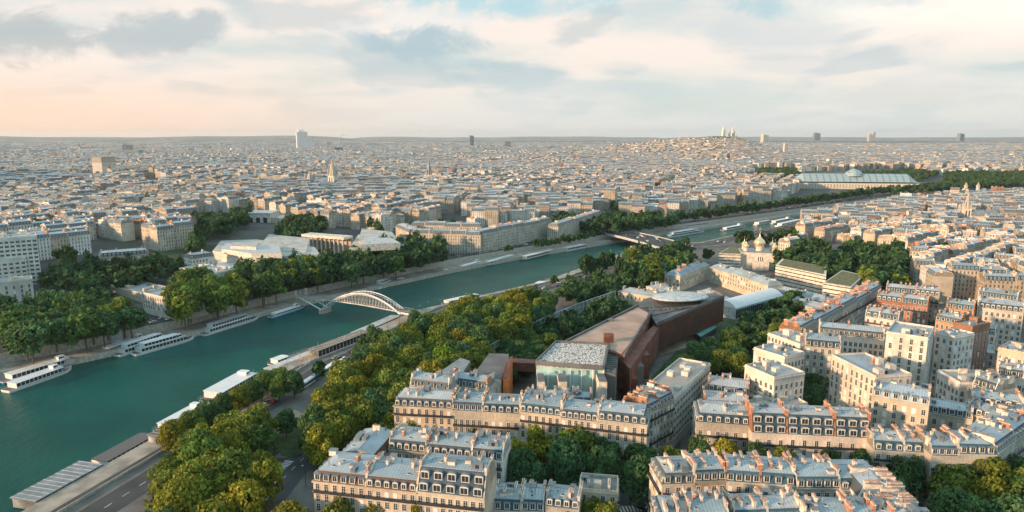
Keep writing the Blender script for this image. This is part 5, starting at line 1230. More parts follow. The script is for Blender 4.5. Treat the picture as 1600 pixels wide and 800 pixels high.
GREEN=[(0.088, 0.144, 0.027), (0.069, 0.125, 0.03), (0.119, 0.156, 0.025), (0.056, 0.112, 0.037)]
OLIVE=[(0.152, 0.168, 0.019), (0.126, 0.152, 0.023), (0.179, 0.168, 0.017), (0.121, 0.152, 0.021)]
DARK=[(0.051, 0.117, 0.045), (0.063, 0.129, 0.048), (0.045, 0.105, 0.042)]
YEL=[(.26,.17,.012),(.22,.16,.015)]; FRESH=[(.11,.19,.016)]
names={id(GREEN):'green',id(OLIVE):'olive',id(DARK):'dark green',id(YEL):'yellow',id(FRESH):'bright green'}
def tree(x,y,z0,r,hz,pal,lab,grp,lod=None,tall=False):
    NT_[0]+=1; i=NT_[0]; rr=random.Random(i*17); dist=math.hypot(x,y)
    col=rr.choice(pal); k=rr.uniform(.85,1.15); col=(col[0]*k,col[1]*k,col[2]*k,1)
    root=thing('tree',lab,'tree',(x,y,z0),rr.uniform(0,6.28),grp)
    cs=CR_TALL if tall else CR_HI if dist<430 else CR_MD
    th=hz*(.15 if not tall else .1)
    cr=inst('crown',rr.choice(cs),root,(0,0,th),0,(r*rr.uniform(.92,1.08),r*rr.uniform(.92,1.08),(hz-th)/(2.75 if tall else 1.75))); cr.color=col
    if dist<1000: inst('trunk',rr.choice(TR),root,(0,0,0),0,(r*.8,r*.8,hz/1.75*.8))
    return root
def patchtrees(poly,zc,sp,r,hz,pals,desc,zg=0,n=400,rnd=0,jit=.35,groups=None):
    """fill a crown-top outline with trees; zc = height the outline was read at"""
    P=[]
    for p in poly:
        if zg=='T': x,y,z=GT(p[0],p[1],zc); P.append((x,y))
        else: P.append(G(*p,zc+zg))
    xs=[p[0] for p in P]; ys=[p[1] for p in P]; rr=random.Random(rnd+len(desc)); gg=np.random.default_rng(rnd+len(desc))
    X,Y=np.meshgrid(np.arange(min(xs),max(xs),sp),np.arange(min(ys),max(ys),sp*.87)); X=X+(np.arange(X.shape[0])%2)[:,None]*sp/2
    X=(X+gg.uniform(-jit,jit,X.shape)*sp).ravel(); Y=(Y+gg.uniform(-jit,jit,Y.shape)*sp).ravel(); ok=inpoly(X,Y,P); pts=list(zip(X[ok].tolist(),Y[ok].tolist()))
    if not pts: pts=[(sum(xs)/len(xs),sum(ys)/len(ys))]
    if len(pts)>n: rr.shuffle(pts); pts=pts[:n]
    emit(pts,r,hz,pals,desc,zg,rr)
def rowtrees(px,zc,sp,r,hz,pals,desc,zg=0,rnd=0,tall=False):
    P=[]
    for p in px:
        if zg=='T': x,y,z=GT(p[0],p[1],zc); P.append((x,y))
        else: P.append(G(*p,zc+zg))
    rr=random.Random(rnd+len(desc)); pts=[(p[0]+rr.uniform(-.12,.12)*sp,p[1]+rr.uniform(-.12,.12)*sp) for p in resample(P,sp)]; emit(pts,r,hz,pals,desc,zg,rr,tall)
SPOT=[]
def emit(pts,r,hz,pals,desc,zg,rr,tall=False):
    pts=sorted(pts,key=lambda p:PX(p[0],p[1],8)[0]); tot=len(pts)
    for n_,(x,y) in enumerate(pts):
        if zg!='T' and (inpoly(np.array([x]),np.array([y]),RIV)[0]): continue
        pal=rr.choice(pals); z0=float(T(x,y)) if zg=='T' else zg; k=rr.uniform(.82,1.18)
        SPOT.append((x,y,z0,r*k,hz*rr.uniform(.85,1.15),pal,desc,n_,tot,tall))
# near left bank
patchtrees([(262,718),(310,678),(360,655),(402,668),(412,740),(385,800),(330,850),(230,850),(228,785)],14,12.5,8.2,19,[OLIVE,OLIVE,GREEN],'of the big grove at the bottom left')
patchtrees([(240,712),(300,668),(325,672),(262,745)],9,11,6.5,14,[GREEN,OLIVE],'of the river edge of the bottom left grove')
patchtrees([(478,632),(510,585),(570,545),(640,503),(690,487),(740,470),(800,458),(845,447),(870,470),(790,515),(735,560),(700,585),(640,608),(600,650),(520,675),(470,660)],15,11.5,8.0,19,[OLIVE,OLIVE,GREEN,DARK],'of the long riverside avenue grove')
patchtrees([(300,695),(340,655),(398,640),(422,670),(420,715),(380,700)],13,11,7.5,18,[OLIVE,GREEN],'at the upper edge of the bottom left grove')
patchtrees([(95,402),(140,393),(250,393),(300,400),(300,413),(95,413)],10,11,5.5,11,[DARK,GREEN],'around the salmon mansion',zg='T')
rowtrees([(690,560)],15,5,9.5,20,[FRESH],'standing bright among the avenue grove')
rowtrees([(540,650)],13,5,8,17,[FRESH],'standing bright behind the street crossing')
rowtrees([(448,655)],8,5,4.5,12,[DARK],'of conical shape on the small gravel square')
rowtrees([(497,570)],9,5,4.5,12,[YEL],'beside the flagpoles on the lower quay')
rowtrees([(437,602),(460,598)],8,9,5,13,[GREEN],'beside the parked buses on the lower quay')
rowtrees([(568,535),(588,528)],9,12,6.5,15,[OLIVE,GREEN],'at the end of the long quay shed')
rowtrees([(865,435)],8,9,4,12,[YEL],'leaning at the works barge'); rowtrees([(893,430)],8,9,4.5,11,[OLIVE],'next to the leaning yellow tree')
rowtrees([(912,418),(955,405)],11,7,4.5,19,[OLIVE,GREEN],'of the poplar row on the quay path',tall=True)
rowtrees([(967,422)],8,9,4,13,[YEL],'bright yellow at the grove edge')
patchtrees([(965,425),(985,392),(1060,386),(1088,400),(1085,415),(1030,425),(1000,440)],14,12,8.5,20,[OLIVE,GREEN,GREEN],'of the round grove before the road bridge')
patchtrees([(870,455),(930,430),(1000,440),(960,455),(900,470)],8,11,6.5,13,[OLIVE,GREEN],'between the quay path and the low palace')
patchtrees([(742,560),(860,497),(960,457),(985,470),(885,525),(820,570),(800,580)],9,9,5.5,11,[DARK,GREEN,GREEN],'in the museum garden behind the glass screen')
rowtrees([(1107,393)],11,6,7,17,[DARK],'alone at the bridge ramp'); rowtrees([(1072,375)],11,6,6,15,[DARK],'at the bridge parapet')
rowtrees([(1158,370),(1170,370)],12,9,8,20,[DARK],'of the pair by the water beyond the domes'); rowtrees([(1195,372),(1260,360)],9,13,7,15,[DARK,GREEN],'along the water beyond the cathedral')
patchtrees([(1215,400),(1250,372),(1290,385),(1300,410),(1225,412)],13,12,8,18,[OLIVE,GREEN],'in the park right of the domes')
patchtrees([(1272,420),(1285,395),(1340,400),(1335,425),(1300,432)],12,12,8,18,[OLIVE,OLIVE,GREEN],'in the park above the banded blocks')
patchtrees([(1345,450),(1350,400),(1400,385),(1425,410),(1412,440),(1370,452)],12,12,8,19,[GREEN,OLIVE,OLIVE],'in the park left of the orange gables')
patchtrees([(1320,385),(1330,375),(1370,385),(1345,398)],11,11,7,16,[GREEN],'before the long sunlit apartments')
patchtrees([(1000,610),(1060,575),(1105,535),(1150,505),(1200,480),(1255,495),(1240,510),(1195,530),(1160,545),(1160,570),(1120,560)],9,10.5,6.5,13,[DARK,GREEN],'in the garden right of the museum')
patchtrees([(1205,470),(1245,462),(1262,482),(1225,495)],9,10,6,13,[DARK],'below the tent hall and orangery')
rowtrees([(808,705),(850,690),(900,685),(950,690),(1000,705)],13,9.5,7,17,[GREEN,GREEN,OLIVE],'in the front line of the avenue grove below the terrace')
rowtrees([(812,740),(880,725),(940,730),(1000,745)],11,11,8,18,[GREEN,DARK],'in the dark grove behind the low roofs')
rowtrees([(610,662),(700,665),(790,668)],12,8.5,4.8,14,[OLIVE,GREEN],'in the street row under the left terrace')
rowtrees([(1048,698),(1230,708)],13,9,5.5,15,[GREEN,OLIVE],'in the street row above the bottom right block')
rowtrees([(1240,715),(1345,712)],11,10,4.5,13,[GREEN],'below the bay windowed houses')
rowtrees([(1362,712),(1490,745)],13,9,6.5,16,[GREEN,DARK],'in the street row right of the bottom right block')
rowtrees([(1390,760),(1500,800)],12,10,7,17,[DARK,GREEN],'in the shaded street at the lower right')
patchtrees([(1500,790),(1540,700),(1640,690),(1640,830),(1500,830)],13,12,8.5,19,[GREEN,DARK,OLIVE],'of the bottom right corner grove')
rowtrees([(890,795),(925,785),(950,790)],12,7,4.8,14,[YEL,YEL,OLIVE],'at the bottom edge beside the low zinc roofs')
rowtrees([(455,810),(530,805)],12,9,6.5,16,[OLIVE],'at the bottom edge left of the corner house')
rowtrees([(590,795),(650,798)],12,9,6,17,[OLIVE,GREEN],'at the bottom edge before the brown mansards')
rowtrees([(1272,600),(1270,618)],8,8,5.5,14,[DARK],'in the deep courtyard'); rowtrees([(1525,540),(1530,555)],10,6,4,14,[GREEN],'in the leafy yard of the workshop hall')
rowtrees([(1430,470),(1500,430),(1460,420)],9,14,5,12,[GREEN],'between the comb block and the balconies')
# right bank
patchtrees([(0,570),(0,480),(60,470),(130,470),(200,478),(222,500),(140,545),(60,560)],13,13,9,20,[GREEN,DARK,GREEN],'of the dark grove on the far quay at left')
patchtrees([(60,410),(120,400),(200,400),(260,395),(265,412),(160,435),(60,432)],16,13,7,14,[DARK,GREEN],'of the park slope above the far quay',zg='T')
patchtrees([(265,495),(275,440),(330,430),(345,470),(300,500)],14,14,10,24,[GREEN],'of the tall trees right of the white quay building')
rowtrees([(130,450),(160,470)],11,9,7,16,[GREEN],'below the lawn terrace at left')
patchtrees([(330,480),(350,440),(400,415),(430,415),(490,405),(500,440),(460,460),(380,475)],13,14,8.5,21,[GREEN,DARK,OLIVE],'before the white winged museum')
patchtrees([(495,440),(500,400),(560,392),(650,375),(690,380),(700,415),(620,430),(545,445)],13,13,8,20,[GREEN,OLIVE,DARK],'below the colonnade museum by the quay')
rowtrees([(690,405),(760,390),(850,375),(925,362)],9,11,5,11,[GREEN,GREEN,OLIVE],'of the quay row before the long stone terraces')
patchtrees([(300,375),(298,335),(340,335),(385,322),(395,340),(340,360)],13,16,8,18,[DARK,OLIVE],'behind the left side of the small palace',zg='T')
patchtrees([(435,365),(445,340),(490,335),(510,352),(480,365)],12,15,8,17,[DARK],'right of the small palace',zg='T')
patchtrees([(862,352),(870,335),(980,335),(1060,335),(1050,352),(980,355)],13,17,8.5,18,[DARK,GREEN],'of the square by the road bridge',zg=0)
near=[s for s in SPOT]; 
NRq=resample(NEAR,1.); _q=[(p,q) for p,q in zip(offs(NRq,-25.5),NRq) if 246<p[1]<318][::10]
emit([p for p,q in _q],5.4,12,[GREEN,OLIVE],'in the row between quay wall and near road',0,random.Random(5))
# far tree belts are built as things too while the budget lasts, the rest is one mass
rowtrees([(1060,345),(1200,330),(1350,307),(1480,294)],11,12,8,17,[DARK],'of the front line of the far quay tree belt')
rowtrees([(1060,337),(1200,320),(1350,299),(1480,288)],11,12,8,17,[DARK,GREEN],'of the rear line of the far quay tree belt')
patchtrees([(1310,300),(1430,298),(1470,285),(1480,268),(1700,272),(1700,292),(1560,288),(1440,296)],12,24,10,18,[DARK,GREEN],'of the wide far park')
patchtrees([(1330,270),(1420,265),(1470,268),(1440,278)],12,24,10,18,[DARK],'behind the glass palace')
patchtrees([(1180,285),(1190,264),(1250,264),(1250,278)],12,24,10,18,[DARK],'left of the glass palace')
patchtrees([(222,320),(222,298),(255,298),(255,318)],14,17,8,18,[DARK],'clump in the far left rooftops',zg='T')
patchtrees([(680,355),(690,343),(720,345),(722,355)],12,15,8,16,[DARK],'clump behind the centre terraces',zg='T')
for q in [(1020,292,30),(1080,270,20),(905,275,24),(590,345,20),(150,330,18),(70,350,15),(260,350,12),(980,320,20),(1150,285,20),(690,246,30),(730,247,18),(100,390,14),(330,290,10),(460,258,10),(620,330,14),(30,395,10),(1400,375,14),(1475,385,10),(1560,400,10)]:
    patchtrees([(q[0]-q[2],q[1]-3),(q[0]+q[2],q[1]-3),(q[0]+q[2],q[1]+4),(q[0]-q[2],q[1]+4)],14,16 if q[1]>260 else 45,8 if q[1]>260 else 22,16,[DARK],'small clump',zg='T')
for mx_,my_ in [(1380,4430),(1410,4420),(1440,4410),(1475,4420),(1500,4440),(1530,4460),(1560,4480),(1330,4450),(1600,4500),(1590,4490),(1300,4470)]:
    for q in range(4): SPOT.append((mx_+q*9,my_+q*5,float(T(mx_+q*9,my_+q*5)),11,22,DARK,'small clump',0,1,False))
SPOT.sort(key=lambda s:-s[3]/math.hypot(s[0],s[1]))
inview=lambda s:-45<PX(s[0],s[1],s[2]+8)[0]<1645 and PX(s[0],s[1],s[2]+8)[1]<865
vis=[s for s in SPOT if inview(s)]; off=[s for s in SPOT if not inview(s) and math.hypot(s[0],s[1])>600]
THINGS=[s for s in vis if s[6]!='small clump'][:298]; ids=set(id(s) for s in THINGS); REST=[s for s in vis+off if id(s) not in ids]
cnt={}
for s in sorted(THINGS,key=lambda s:PX(s[0],s[1],8)[0]):
    x,y,z0,r,hz,pal,desc,n_,tot,tall=s; key=desc; n_=cnt.get(key,0); cnt[key]=n_+1; tot=sum(1 for q in THINGS if q[6]==desc)
    pos='' if tot==1 else f", {ordn(n_)} from left"
    tree(x,y,z0,r,hz,pal,f"{names[id(pal)]} tree {desc}{pos}",('trees '+desc) if tot>1 else None,tall=tall)
print('trees',len(THINGS),len(REST))
def treemass(L):
    Vs=[];Ts=[]; src=[]
    for me in CR_LO:
        a=np.empty(len(me.vertices)*3,np.float32); me.vertices.foreach_get('co',a); c=np.empty(len(me.polygons)*4,np.float32); me.attributes['Col'].data.foreach_get('color',c); src.append((a.reshape(-1,4,3),c.reshape(-1,4)[:,0]))
    g=np.random.default_rng(5)
    for s in L:
        x,y,z0,r,hz=s[:5]; V,t=src[g.integers(0,4)]; a=g.uniform(0,6.28); ca,sa=math.cos(a),math.sin(a); W_=V.copy()
        W_[...,0]=x+(V[...,0]*ca-V[...,1]*sa)*r; W_[...,1]=y+(V[...,0]*sa+V[...,1]*ca)*r; W_[...,2]=z0+hz*.15+V[...,2]*hz/1.9; Vs.append(W_); Ts.append(t*g.uniform(.8,1.2))
    o=inst('far_trees',meshquads('far_trees',np.concatenate(Vs),np.concatenate(Ts),['foliage'])); o.color=(.04,.09,.035,1)
    tag(o,'dark green belts and clumps of far trees between distant rooftops',kind='stuff')
treemass(REST)
# ------------------------------------------------------------ boats
def qpt(px,py,d):
    x,y=G(px,py,-8); i=min(range(1,len(NR)-1),key=lambda k:(NR[k][0]-x)**2+(NR[k][1]-y)**2); a,b=NR[i-1],NR[i+1]; dx,dy=b[0]-a[0],b[1]-a[1]; L=math.hypot(dx,dy); ux,uy=dx/L,dy/L
    t=(x-NR[i][0])*ux+(y-NR[i][1])*uy; return (NR[i][0]+ux*t+uy*d,NR[i][1]+uy*t-ux*d)
def boat(p0,p1,wd,lab,style='tour',hull='white',roofm='white',name='tour_boat',cat='boat',h1=2.6,zw=-8.,group=None,quay=False):
    """p0 stern, p1 bow, pixels at the waterline"""
    A=p0 if quay else G(*p0,zw); B=p1 if quay else G(*p1,zw); L=math.hypot(B[0]-A[0],B[1]-A[1]); an=math.atan2(B[1]-A[1],B[0]-A[0])
    r=thing(name,lab,cat,(*A,zw),an,group); hw=wd/2
    out=[(0,-hw*.75),(L*.04,-hw*.95),(L*.78,-hw),(L*.9,-hw*.7),(L,0),(L*.9,hw*.7),(L*.78,hw),(L*.04,hw*.95),(0,hw*.75)]
    b=MB(); n=len(out); lo=[(x*.98+L*.01,y*.82) for x,y in out]
    zt=[1.35 if x<L*.8 else 1.35+1.0*(x-L*.8)/(L*.2) for x,y in out]
    for i in range(n):
        j=(i+1)%n; b.face([(*lo[i],-.6),(*lo[j],-.6),(*out[j],zt[j]*.75),(*out[i],zt[i]*.75)],0); b.face([(*out[i],zt[i]*.75),(*out[j],zt[j]*.75),(*out[j],zt[j]),(*out[i],zt[i])],1)
    b.face([(*out[i],zt[i]-.15) for i in range(n)],2); b.build('hull',[hull,'white' if hull!='white' else 'bluepaint' if 'blue' in lab else 'white','paving'],r)
    def cabin(x0,x1,w_,z0,z1,rm,over=.35,taper=.0):
        c=MB(); c.box(x0,x1,-w_,w_,z0,z0+.5,1); c.box(x0+.1,x1-.1,-w_+.08,w_-.08,z0+.5,z1,0); k=x0
        while k<x1-.3: c.box(k,k+.28,-w_,w_,z0+.5,z1,1); k+=2.3
        cb_=c.build('cabin',['glass_dark','white'],r); c=MB(); P=[(x0-over,-w_-over),(x1,-w_-over),(x1+over*3,-w_*.5),(x1+over*3,w_*.5),(x1,w_+over),(x0-over,w_+over)]; c.prism(P,z1,z1+.22,0,bot=True); c.build('roof',[rm],cb_); return cb_
    if style=='tour': cabin(L*.10,L*.80,hw*.8,1.3,1.3+h1,roofm); cabin(L*.68,L*.76,hw*.4,1.6+h1,3.2+h1,'white',.15)
    if style=='double': cabin(L*.08,L*.82,hw*.84,1.3,3.7,'steel'); cabin(L*.14,L*.70,hw*.7,3.95,6.1,roofm); cabin(L*.72,L*.77,hw*.35,3.9,5.6,'white',.1)
    if style=='open': cabin(L*.06,L*.26,hw*.7,1.3,3.6,roofm); b=MB(); b.box(L*.30,L*.80,-hw*.75,hw*.75,1.2,1.75); b.build('hatch_cover',['copper' if 'green' in lab else 'darkroof'],r)
    if style=='barge': cabin(L*.08,L*.86,hw*.85,1.3,1.3+h1,roofm,.2)
    b=MB()
    for s in (-1,1):
        b.box(L*.02,L*.8,s*hw*.96-.03,s*hw*.96+.03,2.15,2.22); k=L*.02
        while k<L*.8: b.box(k,k+.06,s*hw*.96-.03,s*hw*.96+.03,1.3,2.2); k+=2.
    b.build('railing',['steel'],r)
    if style!='barge': b=MB(); b.tube((L*.93,0,1.8),(L*.93,0,5),.08,.05,5); b.build('mast',['steel'],r)
    return r
boat((8,614),(112,577),8,'white sightseeing boat with long roof, outer of the two at the far left quay','tour','white','tent')
boat((0,600),(128,562),8,'dark blue and white sightseeing boat moored inside the leftmost pair','tour','bluepaint','white')
boat((157,556),(238,530),8,'long white roofed boat innermost of the three below the quay kiosk','tour','white','tent')
boat((182,558),(270,528),7,'white boat in the middle of the three below the quay kiosk','double','white','tent')
boat((208,556),(303,529),7.5,'white double deck boat outermost of the three below the quay kiosk','double','white','white')
boat((315,525),(404,497),7.5,'white double deck boat with dark windows moored alone at the stone ramp','double','white','steel')
boat((421,498),(477,480),6,'light blue boat moored just below the arched footbridge','tour','bluepaint','white',h1=1.6)
boat((588,452),(615,442),6,'small white motor yacht behind the footbridge arch','double','white','white')
boat((618,443),(662,433),6,'open barge with green cover beyond the footbridge','open','darkroof','white')
boat((672,432),(690,427),4,'small blue boat beyond the open barge','open','bluepaint','bluepaint')
boat((693,428),(712,422),4,'second small blue boat beyond the open barge','open','bluepaint','white')
boat((718,423),(755,412),6,'white river cruiser below the quay steps','tour','white','white')
boat((758,416),(806,402),7,'long white houseboat with a row of windows','barge','darkroof','white')
boat((815,407),(868,394),7,'long houseboat with dark red bow at the far quay','barge','rust','white')
boat((880,393),(916,386),10,'white floating pavilion boat nearest the road bridge','barge','white','white')
for i,(a,c,w_,st) in enumerate([((1040,372),(1100,362),9,'double'),((1060,360),(1120,352),9,'double'),((1128,361),(1165,354),8,'tour'),((1210,358),(1262,346),9,'double'),((1240,349),(1300,338),9,'tour'),((1262,338),(1330,327),9,'double'),((1300,333),(1360,322),8,'tour'),((1340,322),(1385,315),8,'double'),((1205,350),(1240,343),8,'tour'),((1285,345),(1330,336),8,'barge'),((1180,352),(1205,347),8,'barge'),((1360,327),(1410,318),8,'barge')]):
    boat(a,c,w_,f"white {'double deck' if st=='double' else 'low'} river boat, {ordn(i)} of the moored rows beyond the road bridge",st,'white',['tent','steel','white'][i%3],group='river boats beyond the road bridge')
boat(qpt(352,634,-8.5),qpt(425,590,-8.5),13,'wide white dinner boat with ribbed roof at the near quay','tour','white','tent',h1=3.4,quay=True)
boat(qpt(165,738,-6),qpt(262,684,-6),9,'long dark barge with glazed deck at the near quay bottom left','barge','darkroof','glass_dark',h1=1.6,quay=True)
boat(qpt(268,681,-6),qpt(345,638,-6),9,'long barge with white awning along the near quay','tour','darkroof','tent',h1=2,quay=True)
boat(qpt(560,533,-6),qpt(640,497,-6),8,'long dark green barge moored under the avenue grove below the footbridge','barge','darkroof','steel',h1=1.8,quay=True)
boat(qpt(700,480,-6),qpt(760,466,-6),7,'white houseboat moored upstream of the footbridge under the trees','barge','white','white',h1=2,quay=True)
boat(qpt(448,577,-10),qpt(520,548,-10),8,'dark barge with bow rails beside the flagpoles','open','darkroof','white',quay=True)
boat((840,450),(868,436),9,'works barge with white cabin and orange trim at the quay path','open','darkroof','white')
# floating quay sheds
def shed(a,c,wd,z0,z1,lab,rm,wm='glass_dark',name='quay_shed'):
    A,B=a,c; L=math.hypot(B[0]-A[0],B[1]-A[1]); an=math.atan2(B[1]-A[1],B[0]-A[0]); r=thing(name,lab,'shed',(*A,z0),an)
    b=MB(); b.box(0,L,-wd/2,wd/2,0,z1-z0-.3); k=0.; wl=b.build('wall',[wm],r); b=MB()
    while k<L: b.box(k,k+.3,-wd/2-.05,wd/2+.05,0,z1-z0-.3); k+=3.
    b.build('post',['steel'],r); b=MB(); b.box(-.5,L+.5,-wd/2-.6,wd/2+.6,z1-z0-.3,z1-z0); k=0.
    while k<L: b.box(k,k+.15,-wd/2-.6,wd/2+.6,z1-z0,z1-z0+.12,1); k+=2.5
    b.build('roof',[rm,'steel'],r); return r
shed(qpt(470,562,5),qpt(560,533,5),7,-4.5,-.5,'long quay shed with pale flat roof and dark side','paving')
shed(qpt(428,587,-3),qpt(540,540,-3),5,-7.8,-4.6,'long floating landing stage with grey deck','steel','darkroof')
shed(qpt(228,703,5),qpt(290,668,5),7,-4.5,-1.2,'quay hall with beige roof behind the glazed barge','paving')
shed(qpt(60,800,-6),qpt(160,741,-6),10,-7.8,-4.0,'glass roofed floating pontoon in the bottom left corner','zinc_dark','darkroof')
x,y=G(183,535,-4.5); k=thing('kiosk','grey metal kiosk on the far quay above three white boats','kiosk',(x,y,-4.5)); b=MB(); b.box(-2.5,2.5,-2,2,0,8); b.build('wall',['steel'],k); b=MB(); b.box(-2.8,2.8,-2.3,2.3,8,8.4); b.build('roof',['zinc_dark'],k)
# ------------------------------------------------------------ vehicles
def carmesh(bodymat,van=False,bus=False):
    b=MB(); L,Wd=(4.4,1.8) if not van else (5.6,2.1)
    if bus: L,Wd=12,2.5
    x=L/2;y=Wd/2
    if bus:
        b.box(-x,x,-y,y,.35,1.3,0); b.box(-x,x,-y,y,2.3,3.1,0)
    else:
        sec=[(-x,.35),(x,.35),(x,.75),(x*.55,.95),(x*.55,.95),(-x,.98)] if not van else [(-x,.35),(x,.35),(x,1.1),(x*.78,1.2),(x*.55,2.2),(-x,2.25)]
        for s in (-1,1):
            f=[(p,s*y,q) for p,q in sec]; b.face(f if s<0 else f[::-1])
        for p,q in zip(sec,sec[1:]+sec[:1]): b.face([(p[0],-y,p[1]),(p[0],y,p[1]),(q[0],y,q[1]),(q[0],-y,q[1])][::-1])
        if not van: b.prism([(-x*.62,-y*.8),(x*.12,-y*.8),(x*.12,y*.8),(-x*.62,y*.8)],1.36,1.44)
    body=b.mesh('body',[bodymat]); g=MB()
    if bus: g.box(-x+.03,x-.03,-y+.03,y-.03,1.3,2.3)
    elif van: g.box(x*.5,x*.76,-y*.98-.03,y*.98+.03,1.25,1.95)
    else:
        lo=[(-x*.88,-y*.94,.96),(x*.42,-y*.94,.93),(x*.42,y*.94,.93),(-x*.88,y*.94,.96)]; hi=[(-x*.6,-y*.78,1.38),(x*.1,-y*.78,1.38),(x*.1,y*.78,1.38),(-x*.6,y*.78,1.38)]
        for i in range(4): g.face([lo[i],lo[(i+1)%4],hi[(i+1)%4],hi[i]])
    return body,g.mesh('glass',['glass_dark']),L,Wd
wb=MB(); wb.tube((0,-.11,0),(0,.11,0),.33,.33,10); wb.face([(.33*math.cos(t),-.11,.33*math.sin(t)) for t in [2*math.pi*i/10 for i in range(10)]]); WHEEL=wb.mesh('wheel',['rubber'])
CARS={c_:carmesh(m_) for c_,m_ in (('white','carwhite'),('black','carblack'),('grey','cargrey'),('red','carred'),('blue','carblue'))}
VAN=carmesh('carwhite',van=True); BUS={'white':carmesh('carwhite',bus=True),'green':carmesh('copper',bus=True),'brown':carmesh('pot',bus=True)}
def vehicle(x,y,z,an,kind,col,lab,grp=None):
    body,gl,L,Wd=VAN if kind=='van' else BUS[col] if kind=='bus' else CARS[col]
    r=thing({'van':'delivery_van','bus':'coach'}.get(kind,'car'),lab,{'van':'van','bus':'bus'}.get(kind,'car'),(x,y,z),an,grp)
    inst('body',body,r); inst('glass',gl,r)
    for sx in (-.3,.3):
        for sy in (-1,1): inst('wheel',WHEEL,r,(sx*L,sy*(Wd/2-.08),.33))
    return r
rr=random.Random(21); CC=['white','black','grey','grey','black','white','blue','red']
def traffic(path,off_,sp,z,desc,grp,y0,y1,p=.5,rev=0,zf=None):
    P=resample(path,sp); n=0; L=[]
    for a,b in zip(P,P[1:]):
        if not(y0<a[1]<y1) or rr.random()>p: continue
        an=math.atan2(b[1]-a[1],b[0]-a[0])
        for o_ in off_:
            if rr.random()<.6: 
                x=a[0]-math.sin(an)*o_; y=a[1]+math.cos(an)*o_
                px_,py_=PX(x,y,z)
                if -10<px_<1610 and py_<805: L.append((px_,x,y,an+(math.pi if o_<0 else 0)))
    L.sort()
    for n,(q,x,y,an) in enumerate(L):
        c_=rr.choice(CC); vehicle(x,y,z,an,'car',c_,f"{c_} car {desc}, {ordn(n)} from left",grp)
traffic(offs(ins(FRf),30),(-4.5,-1.6,1.6,4.5),11,.36,'on the far quay road','cars on the far quay road',330,1500,.55)
traffic(offs(NRf,-32),(-4,-1.5,1.5,4),12,.03,'on the near quay road','cars on the near quay road',225,1300,.6)
LQ=[p for p in offs(NRf,-13) if 150<p[1]<520]
traffic(LQ,(-5.2,-2.6,),6.,-4.47,'parked on the lower quay','cars parked on the lower quay',200,520,.8)
def qang(x,y): k=min(range(1,len(NR)-1),key=lambda k:(NR[k][0]-x)**2+(NR[k][1]-y)**2); return math.atan2(NR[k+1][1]-NR[k-1][1],NR[k+1][0]-NR[k-1][0])
for i in range(5):
    x,y=qpt(150+i*13,752-i*8,41.5); c_=['white','brown','white','green','white'][i]; vehicle(x,y,.03,qang(x,y)-R(70),'bus',c_,f"{c_} coach parked across the roadside at bottom left, {ordn(i)} from front",'coaches parked on the roadside at bottom left')
for i in range(3):
    x,y=qpt(372+i*22,617-i*13,37); c_=['white','green','white'][i]; vehicle(x,y,.03,qang(x,y),'bus',c_,f"{c_} coach, {ordn(i)} from left of the line by the quay trees",'coaches by the quay trees')
x,y=G(140,795,-4.4); vehicle(x,y,-4.47,R(60),'car','white','white car parked alone at the very bottom left of the lower quay')
x,y=G(1005,778,.03); vehicle(x,y,.03,R(176),'van','white','white delivery van on the street by the striped crossing, bottom centre')
x,y=G(1003,795,.03); vehicle(x,y,.03,R(140),'car','black','black car behind the white van at the bottom edge')
for i in range(len(ORD)+14):   # cars on the road bridge deck
    if i>=26: break
    t=rr.uniform(.03,.97); o_=rr.choice([-14,-9,-5,5,9,14]); a=alma.location; an=alma.rotation_euler.z; Lb=math.hypot(G(1065,389,2)[0]-G(968,364,2)[0],G(1065,389,2)[1]-G(968,364,2)[1])
    x=a.x+math.cos(an)*Lb*t-math.sin(an)*o_; y=a.y+math.sin(an)*Lb*t+math.cos(an)*o_; c_=rr.choice(CC); vehicle(x,y,2.02+1.2*math.sin(math.pi*t),an+(0 if o_>0 else math.pi),'car',c_,f"small {c_} car on the grey road bridge beyond the round grove",'cars on the grey road bridge')
# double deck bus
x,y=G(517,690,0); an=R(80); r=thing('tour_bus','dark double deck bus with lit orange front waiting at the crossing','bus',(x,y,.03),an)
b=MB(); b.box(-5.2,5.2,-1.25,1.25,.4,4.0); b.build('body',['carblack'],r); b=MB(); b.box(-5.23,5.0,-1.28,1.28,1.3,2.1); b.box(-5.23,5.0,-1.28,1.28,2.8,3.5); b.build('glass',['glass_dark'],r)
b=MB(); b.box(-5.32,-5.22,-1.1,1.1,2.15,2.7); b.box(-5.32,-5.22,-1.15,1.15,.5,.9); b.build('orange_panel',['orange'],r)
for s in (-.9,.9): b=MB(); b.box(-5.36,-5.3,s-.16,s+.16,.95,1.2); b.build('headlight',['lamp'],r)
for sx in (-3.4,3.2):
    for sy in (-1,1): inst('wheel',WHEEL,r,(sx,sy*1.17,.45),0,1.35)
